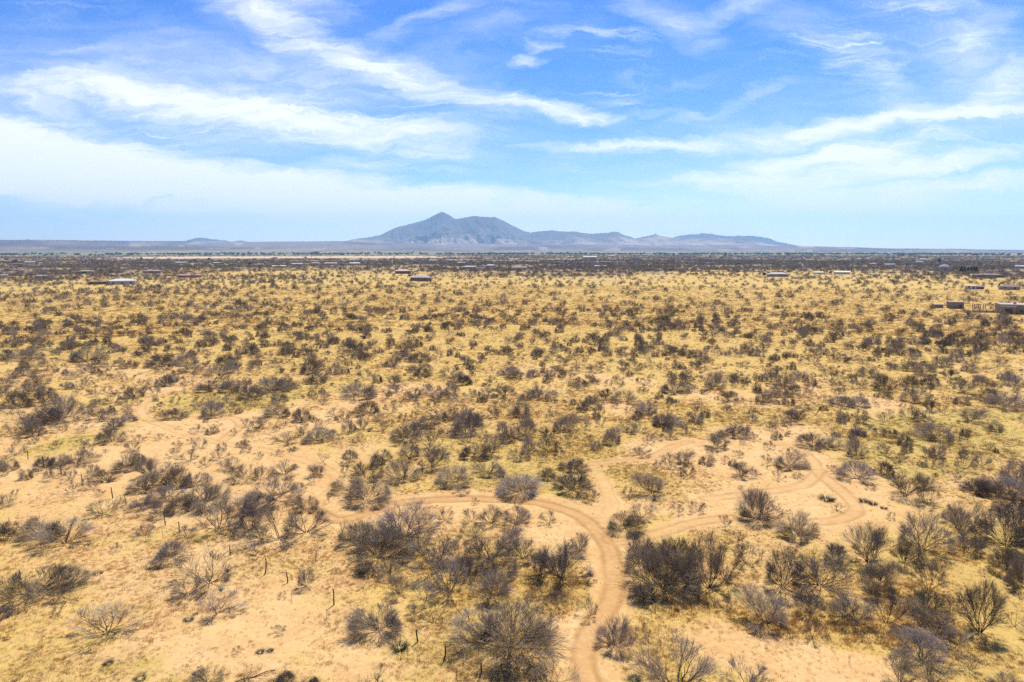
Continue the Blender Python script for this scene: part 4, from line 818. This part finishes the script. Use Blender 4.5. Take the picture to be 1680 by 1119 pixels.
# ---------------------------------------------------------------- wire fence across the pasture
postm = mat('weathered fence post', (.10, .072, .055), .9, .2, .4, 12.0, .1)
wirem = mat('rusty fence wire', (.16, .12, .10), .6, 0, .3, 20.0, .4)
steelm = mat('grey steel stay', (.30, .27, .24), .6, .1, .2, 20.0, .4)
def on_ground(px, py):
    x, y = ground(px, py); return Vector((x, y, float(height(np.array([x]), np.array([y]))[0])))
fence = empty('wire_fence', on_ground(271, 859)); tag(fence, 'sagging wire fence of crooked wooden posts crossing the left pasture', 'fence')
FP = [(20,741,14,.05,0),(46,753,15,-.04,0),(72,766,17,-.06,0),(86,771,16,-.08,0),(101,779,16,-.05,0),(135,796,17,-.03,0),(185,818,18,-.10,0),(207,829,13,-.12,0),(271,860,21,-.05,0),(294,871,17,-.02,0),(378,912,15,-.03,0),(437,943,25,.0,.25),(473,957,17,-.12,.12),(548,994,25,-.03,0),(685,1054,17,-.06,0),(731,1083,21,-.02,.25),(790,1113,17,.0,.2)]
tops = []
for k, (px, py, hp, lean, bend) in enumerate(FP):
    b = on_ground(px, py); kk = ppm(b.x, b.y); H = hp / kk / math.cos(math.atan2(CAM_H, b.length)); H = min(max(H, 1.05), 1.65)
    pts = [b + Vector((-bend * .9, 0, -.3)), b + Vector((-bend * .35, 0, .12)), b + Vector((lean * .3, 0, H * .35)), b + Vector((lean * .65 + (.03 if k % 2 else -.03), .02, H * .7)), b + Vector((lean, 0, H))]
    rr = .058 if hp > 15 else .048
    v, f = tube_geo(pts, [rr * 1.1, rr * 1.05, rr, rr * .95, rr * .85], 8); n = len(v); f = f + [tuple(range(n - 8, n))]
    me = mesh_from('post', [p - fence.location for p in v], f, False, [postm]); link('post', me, fence); tops.append((b, lean, H))
ST = [(62,760,11),(77,784,13),(99,796,13),(204,848,13),(267,881,12),(340,893,13),(386,943,14),(404,927,13),(479,991,19),(536,1017,17),(610,1021,13),(669,1081,17),(749,1118,20)]
for px, py, hp in ST:
    b = on_ground(px, py); kk = ppm(b.x, b.y); H = min(max(hp / kk / .88, .9), 1.3)
    v, f = tube_geo([b + Vector((0, 0, -.1)), b + Vector((.02, 0, H))], [.018, .018], 5)
    link('wire_stay', mesh_from('wire_stay', [p - fence.location for p in v], f, False, [steelm]), fence)
for lvl in (.30, .58, .90):
    pts = []
    for (b, lean, H), (b2, lean2, H2) in zip(tops[:-1], tops[1:]):
        p, q = b + Vector((lean * lvl, -.07, H * lvl)), b2 + Vector((lean2 * lvl, -.07, H2 * lvl))
        for s in range(4): t = s / 4; w = p.lerp(q, t); w.z -= .35 * t * (1 - t) * .6; pts.append(w)
    b, lean, H = tops[-1]; pts.append(b + Vector((lean * lvl, -.07, H * lvl)))
    v, f = tube_geo(pts, [.006] * len(pts), 4); link('wire', mesh_from('wire', [p - fence.location for p in v], f, False, [wirem]), fence)

# ---------------------------------------------------------------- houses
def cmat(c, nz=.12): return mat('house paint', c, .85, 0, nz, .8, .2)
MC = {}
def hm(c):
    c = tuple(round(v, 3) for v in c)
    if c not in MC: MC[c] = cmat(c)
    return MC[c]
WIN = mat('dark window glass', (.03, .035, .045), .15, 0, .1, 1.0, .5)
def box_geo(x0, x1, y0, y1, z0, z1):
    v = [(x, y, z) for z in (z0, z1) for x, y in ((x0, y0), (x1, y0), (x1, y1), (x0, y1))]
    return v, [(3, 2, 1, 0), (4, 5, 6, 7), (0, 1, 5, 4), (1, 2, 6, 5), (2, 3, 7, 6), (3, 0, 4, 7)]
def boxes(bs):
    V, F = [], []
    for b in bs:
        v, f = box_geo(*b); o = len(V); V += v; F += [tuple(i + o for i in q) for q in f]
    return V, F
def hip(x0, x1, y0, y1, z0, z1, ov=.6, gable=False):
    x0 -= ov; x1 += ov; y0 -= ov; y1 += ov
    d = 0 if gable else min((y1 - y0) / 2, (x1 - x0) / 2 - .3)
    ym = (y0 + y1) / 2; t = .22
    v = [(x0, y0, z0), (x1, y0, z0), (x1, y1, z0), (x0, y1, z0), (x0, y0, z0 + t), (x1, y0, z0 + t), (x1, y1, z0 + t), (x0, y1, z0 + t), (x0 + d, ym, z1), (x1 - d, ym, z1)]
    f = [(3, 2, 1, 0), (0, 1, 5, 4), (1, 2, 6, 5), (2, 3, 7, 6), (3, 0, 4, 7), (4, 5, 9, 8), (6, 7, 8, 9), (5, 6, 9), (7, 4, 8)]
    return v, f
def house(px, py, wp, hp, roof, wc, rc, label, rz=0.0, name='house', deep=.55, wins=True, group=None, cat='house'):
    p = on_ground(px, py); k = ppm(p.x, p.y); w = wp / k; h = max(hp / k, 2.6)
    o = empty(name, p, rz - math.atan2(p.x, p.y) * .6); tag(o, label, cat, group)
    d = w * deep; hw = h * (.62 if roof in ('hip', 'gable') else .9); hx = w / 2
    V, F = boxes([(-hx, hx, -d / 2, d / 2, -1.0, hw)]); link('wall', mesh_from('wall', V, F, False, [hm(wc)]), o)
    if roof in ('hip', 'gable'):
        v, f = hip(-hx, hx, -d / 2, d / 2, hw, h, min(.8, w * .04), roof == 'gable')
    else:
        v, f = boxes([(-hx - .12, hx + .12, -d / 2 - .12, d / 2 + .12, hw, h)])
    link('roof', mesh_from('roof', v, f, False, [hm(rc)]), o)
    if wins:
        n = max(2, int(w / 6))
        for q in range(n):
            cx = -hx + w * (q + .5) / n
            b = (cx - .75, cx + .75, -d / 2 - .06, -d / 2 + .1, .9, min(2.2, hw - .2)) if q != n // 2 else (cx - .55, cx + .55, -d / 2 - .06, -d / 2 + .1, 0, min(2.15, hw - .15))
            V, F = boxes([b]); link('door' if q == n // 2 else 'window', mesh_from('pane', V, F, False, [WIN]), o)
    return o, w, d, hw, h
W_, T_, B_, G_ = (.44, .42, .40), (.48, .37, .27), (.20, .13, .11), (.40, .39, .40)
house(201, 466, 38, 9, 'hip', (.50, .46, .40), (.60, .58, .55), 'wide house with bright white hipped roof at the far left sandy clearing', .15)
house(166, 466, 34, 4.5, 'flat', (.24, .18, .14), (.34, .26, .20), 'long low brown wing just left of the white hipped roof house')
house(690, 461, 30, 9, 'hip', (.27, .18, .15), (.40, .35, .35), 'dark brown house with grey hipped roof alone in yellow grass', -.25)
house(1276, 453, 31, 7, 'hip', (.42, .38, .36), (.48, .45, .42), 'long pale grey house right of centre at the edge of grass', .1)
house(1549, 443, 13, 10, 'hip', (.50, .46, .42), (.44, .43, .44), 'grey pyramid-roofed house left of the dark conifer row')
house(1620, 454, 38, 6, 'hip', (.20, .15, .14), (.25, .18, .17), 'long dark brown roofed house below the conifer row at right')
house(1655, 478, 27, 8, 'hip', (.46, .34, .29), (.26, .17, .16), 'purple-brown hipped roof house above the adobe building at right', -.1)
house(1592, 477, 14, 4.5, 'flat', (.62, .58, .54), (.66, .64, .62), 'small white flat trailer left of the purple-brown roofed house')
house(1605, 477, 14, 5, 'gable', (.20, .13, .13), (.24, .15, .15), 'small dark red shed touching the white trailer at right')
house(142, 451, 23, 6, 'hip', (.16, .13, .10), (.34, .28, .18), 'olive-roofed house behind the white hipped roof house')
house(250, 449, 26, 5, 'hip', (.34, .26, .24), (.36, .29, .29), 'pinkish grey roofed house right of the white hipped roof house')
house(312, 454, 32, 5, 'gable', (.26, .14, .11), (.42, .24, .19), 'long reddish roofed house at the far left grass edge')
house(661, 449, 24, 7, 'hip', (.22, .17, .14), (.56, .47, .37), 'tan roofed house just behind the lone dark brown house', .2)
house(770, 443, 22, 6, 'hip', (.24, .17, .16), (.48, .38, .34), 'brown house with pale roof right of the lone dark brown house', .15)
house(805, 439, 16, 5, 'hip', (.48, .44, .42), (.50, .47, .45), 'pale grey hipped roof house far back at centre')
house(852, 445, 24, 6, 'gable', (.46, .40, .36), (.30, .22, .18), 'tan house with brown roof at the edge of centre grass')
# adobe house, annexe and yard at the right edge
p = on_ground(1664, 512); k = ppm(p.x, p.y)
adobe = empty('adobe_house', p, -.42); tag(adobe, 'large flat-roofed tan adobe house cut by the right edge', 'house')
ADO, ADT = hm((.30, .235, .17)), hm((.46, .39, .30))
def sub(name, bs, m, par):
    V, F = boxes(bs); return link(name, mesh_from(name, V, F, False, [m]), par)
sub('wall', [(-7.0, 16, -6, 6, -1, 4.3), (-7.0, -1.0, -7.5, -6.0, -1, 3.7)], ADO, adobe)
sub('parapet', [(-7.15, 16.15, -6.15, 6.15, 4.3, 4.75)], ADT, adobe); sub('porch_roof', [(-7.2, -.8, -7.7, -6.17, 3.7, 4.0)], ADT, adobe)
sub('chimney', [(-1.2, -.1, -3, -2, 4.75, 5.9)], ADT, adobe); sub('garage_door', [(-5.6, -2.4, -7.56, -7.4, 0, 2.7)], WIN, adobe)
for cx in (1.5, 5.5, 9.5): sub('window', [(cx - .7, cx + .7, -6.06, -5.9, 1.1, 2.3)], WIN, adobe)
p = on_ground(1567, 504); an = empty('outbuilding', p, -.35); tag(an, 'boxy grey-green stucco outbuilding with pale flat roof left of the adobe house', 'outbuilding')
GRN = hm((.27, .23, .17)); sub('wall', [(-3.4, 3.4, -3, 3, -1, 3.3)], GRN, an); sub('roof', [(-3.55, 3.55, -3.15, 3.15, 3.3, 3.65)], ADT, an); sub('door', [(1.2, 2.5, -3.05, -2.9, 0, 2.1)], WIN, an)
p = on_ground(1538, 503); sh = empty('shed', p, -.2); tag(sh, 'low reddish tan shed left of the grey-green outbuilding', 'shed')
RED = hm((.36, .22, .16)); sub('wall', [(-2.2, 2.2, -2, 2, -1, 1.7)], RED, sh); v, f = hip(-2.2, 2.2, -2, 2, 1.7, 2.3, .3, True); link('roof', mesh_from('roof', v, f, False, [hm((.55, .42, .33))]), sh)
p = on_ground(1620, 511); yd = empty('yard_wall', p, -.35); tag(yd, 'low pale yard wall with posts in front of the adobe house', 'wall')
sub('panel', [(-6.5, 5.2, -.15, .15, -.6, 1.0)], hm((.52, .42, .31)), yd); sub('coping', [(-6.6, 5.3, -.22, .22, 1.0, 1.12)], hm((.30, .22, .16)), yd)
for cx in (-6.3, -3.4, -.5, 2.4, 5.0): sub('post', [(cx - .2, cx + .2, -.30, -.15, -.6, 1.7)], hm((.30, .20, .15)), yd)
p = on_ground(1607, 505); rm = empty('ramada', p, -.3); tag(rm, 'open dark pole ramada standing behind the pale yard wall', 'ramada')
sub('roof', [(-3, 2.4, -1.6, 1.6, 2.5, 2.7)], hm((.32, .22, .16)), rm)
for cx in (-2.8, 0, 2.2):
    for cy in (-1.45, 1.45): sub('post', [(cx - .12, cx + .12, cy - .12, cy + .12, -.3, 2.5)], hm((.12, .08, .06)), rm)
# lots farther back
FARH = [(28,435,14,4,B_,B_,'dark roofed house far back near the left edge'),(50,432,14,4,W_,W_,'white roofed house far back near the left edge'),(60,439,18,4,T_,W_,'wide white-roofed tan house near the left edge'),(136,425,8,3,W_,W_,'tiny white house on the far left plain'),(5,454,12,4,T_,W_,'pale house cut by the left edge'),(75,455,22,4,G_,G_,'low grey house near the left edge grass'),(297,433,15,4,W_,W_,'white roofed house behind the reddish long house'),(358,433,15,3.5,W_,W_,'bright white long roof left of centre'),(387,435,11,3,T_,G_,'grey-roofed tan house right of the bright white long roof'),(425,436,14,4,B_,(.42,.24,.18),'reddish house on the far left dark scrub'),(458,439,20,4.5,T_,(.62,.50,.42),'pale pink roofed house in dark scrub'),(488,436,16,5,W_,W_,'white and tan house in dark scrub left of centre'),(518,434,11,4,T_,W_,'small pale house in dark scrub left of centre'),(543,434,19,4,T_,(.56,.44,.33),'tan roofed house in dark scrub'),(582,434,15,4.5,(.46,.56,.5),(.60,.68,.62),'pale green roofed house in dark scrub'),(711,429,12,4,T_,W_,'white roofed house behind the lone dark house'),(757,434,12,4,T_,W_,'white roofed cottage left of the pale grey house'),(802,426,13,3.5,T_,T_,'tan house far back at centre'),(845,428,9,3.5,G_,W_,'white trailer far back at centre'),(870,431,20,3,T_,T_,'low tan house in brown scrub right of centre'),(915,432,20,3,T_,(.6,.5,.4),'low pink-tan house in brown scrub right of centre'),(968,425,22,5,W_,(.60,.54,.44),'long white house with tan roof right of centre'),(1003,422,9,3.5,W_,W_,'white shed right of the long white house'),(1045,426,13,3,W_,W_,'bright white flat roof right of centre'),(985,440,18,4,T_,(.56,.44,.36),'pale pink roofed house at the grass edge'),(1342,449,15,5,(.70,.64,.48),(.74,.68,.52),'cream wall left of the first cypress pair'),(1381,449,23,6,(.72,.66,.50),(.74,.70,.56),'long cream building between two lone cypresses'),(1460,437,14,4,W_,W_,'white house behind the right-hand grass'),(1508,432,9,5,(.45,.5,.58),W_,'pale blue house on the far right plain'),(1514,428,9,5,T_,(.62,.48,.30),'tan square house on the far right plain'),(1432,435,10,3.5,T_,W_,'pale house left of the white one at right'),(1635,436,13,3,W_,W_,'bright white low roof near the right edge'),(1570,430,12,3,W_,W_,'white low roof behind the conifer row'),(1672,441,12,6,(.66,.52,.44),(.70,.58,.5),'pink stucco house at the right edge'),(1616,430,13,3,W_,W_,'white long roof far back near the right edge'),(1625,427,16,3,G_,W_,'pale long roof farthest back near the right edge')]
for px, py, wp, hp, wc, rc, lab in FARH:
    house(px, py, wp, hp * .88, 'gable' if hp > 3.4 else 'flat', wc, rc, lab, 0, 'house', .5, False, 'houses far back on the scrub plain')
rt = random.Random(9)
town = []
for k in range(62):
    px = rt.choice([rt.uniform(1130, 1470), rt.uniform(1130, 1470), rt.uniform(1000, 1680), rt.uniform(0, 1000)]); py = rt.uniform(419.2, 424.2)
    if 380 < px < 760 and py < 423.5: py = 424.6
    col = rt.choice([W_, W_, T_, G_]); house(px, py, rt.uniform(3.5, 8), rt.uniform(2.0, 3.2), 'flat', rt.choice([T_, G_, W_]), col, 'tiny pale building a few pixels wide in the distant town band', 0, 'building', .5, False, 'buildings of the distant town band', 'building')

# ---------------------------------------------------------------- dark evergreens by the houses, and the river woods
leafd = mat('dark evergreen leaves', (.035, .045, .028), .9, .2, .4, .8, .1)
leafg = mat('spring cottonwood leaves', (.13, .16, .065), .9, .3, .4, .05, .1)
def crown_mesh(name, m, n, seed, shape, size):
    rg = random.Random(seed); V = []; F = []
    for k in range(n):
        t = rg.random(); a = rg.uniform(0, 6.283)
        if shape == 'cone': rr = .5 * (1 - t) ** .7 * (.35 + .65 * math.sqrt(rg.random())) + .02; p = Vector((rr * math.cos(a), rr * math.sin(a), .12 + .88 * t))
        else:
            lob = [(-.22, 0, .55, .3), (.2, .1, .6, .32), (0, -.15, .72, .28), (.05, .2, .45, .3)][k % 4]
            d = Vector((rg.gauss(0, 1), rg.gauss(0, 1), rg.gauss(0, 1))).normalized() * lob[3] * (rg.random() ** .4); p = Vector(lob[:3]) + d
        q = Vector((rg.gauss(0, 1), rg.gauss(0, 1), rg.gauss(0, 1))).normalized(); u = q.orthogonal().normalized(); w = q.cross(u); s = size * rg.uniform(.6, 1.3); o = len(V)
        V += [p + u * s, p - u * s * .5 + w * s * .8, p - u * s * .5 - w * s * .8, p + q * s * .9]; F += [(o, o + 1, o + 2), (o, o + 1, o + 3), (o + 1, o + 2, o + 3), (o + 2, o, o + 3)]
    return mesh_from(name, V, F, False, [m])
CON = [crown_mesh('crown', leafd, 420, 5 + k, 'cone', .06) for k in range(2)]; RND = [crown_mesh('crown', leafd, 420, 15 + k, 'round', .07) for k in range(2)]
tv, tf = tube_geo([Vector((0, 0, -.1)), Vector((.01, 0, .3)), Vector((0, .01, .62))], [.045, .035, .02], 6); TRK = mesh_from('trunk', tv, tf, True, [bark])
TREES = [(1577,447,7.0,10.5,'c','leftmost dark conifer of the row at right'),(1582,447,6.0,9.5,'c','second dark conifer from the left in the right row'),(1588,447,6.0,10.0,'c','third dark conifer from the left in the right row'),(1593,447,6.0,10.5,'c','fourth dark conifer from the left in the right row'),(1598,447,7.0,10.5,'c','fifth dark conifer from the left in the right row'),(1602,447,6.0,9.5,'c','rightmost dark conifer of the row at right'),
 (1347,449,3.5,7,'c','slim dark cypress left of a close pair'),(1351,449,3.5,7,'c','slim dark cypress right of a close pair'),(1363,449,3.5,7,'c','lone slim cypress left of the long cream building'),(1393,449,3,7,'c','lone slim cypress right of the long cream building'),(1541,431,5,6.5,'r','round dark tree on the far right plain'),(1254,452,7,6,'r','dark round tree left of the long pale grey house'),(1639,474,5,7,'c','small dark conifer left of the purple-brown roofed house'),
 (232,427,4,5,'r','dark round tree on the far left plain'),(343,427,4,4,'r','dark round tree left of the tan field'),(410,436,4,6,'r','tall dark tree by the reddish house'),(420,436,3.5,5,'r','shorter dark tree by the reddish house'),(25,431,8,5,'r','dark tree clump near the left edge'),(1105,420,5,5,'r','tallest dark tree of the distant town'),(1293,419,5,4.5,'r','dark tree above the right end of the mountain range'),(1083,419,4,3.5,'r','small dark tree left of the tallest town tree'),(1118,419,5,3,'r','broad dark tree right of the tallest town tree'),(1190,420,6,3.5,'r','broad dark tree in the middle of the distant town'),(1480,420,7,3.5,'r','dark tree clump right of the distant town'),(518,417.5,14,5,'r','dark green grove beyond the tan field')]
for k, (px, py, w, h, sh_, lab) in enumerate(TREES):
    p = on_ground(px, py); kk = ppm(p.x, p.y); o = empty('conifer' if sh_ == 'c' else 'tree', p, k * .9); o.scale = (w / kk * 1.1, w / kk * 1.1, h / kk)
    link('trunk', TRK, o); link('crown', (CON if sh_ == 'c' else RND)[k % 2], o); tag(o, lab, 'tree', 'dark trees among the far houses')
gw = np.random.default_rng(8); n = 2600
a = np.radians(gw.uniform(-41, 41, n)); r = np.exp(gw.normal(math.log(6300), .10, n)); r = np.clip(r, 5000, 8200); x, y = r * np.sin(a), r * np.cos(a)
kp = gw.random(n) < np.clip(.25 + 2.2 * (fbm(a * 25, r / 900, 88, 3) - .38), 0, 1); x, y = x[kp], y[kp]; n = len(x)
hh = gw.uniform(8, 19, n); scatter('river_woods', np.stack([x, y, height(x, y)], -1), gw.uniform(0, 6.28, n), np.stack([hh * 1.7, hh * 1.7, hh], -1), gw.integers(0, 2, n), proto_collection('wood_form', [crown_mesh('crown', leafg, 260, 30 + k, 'round', .10) for k in range(2)]))
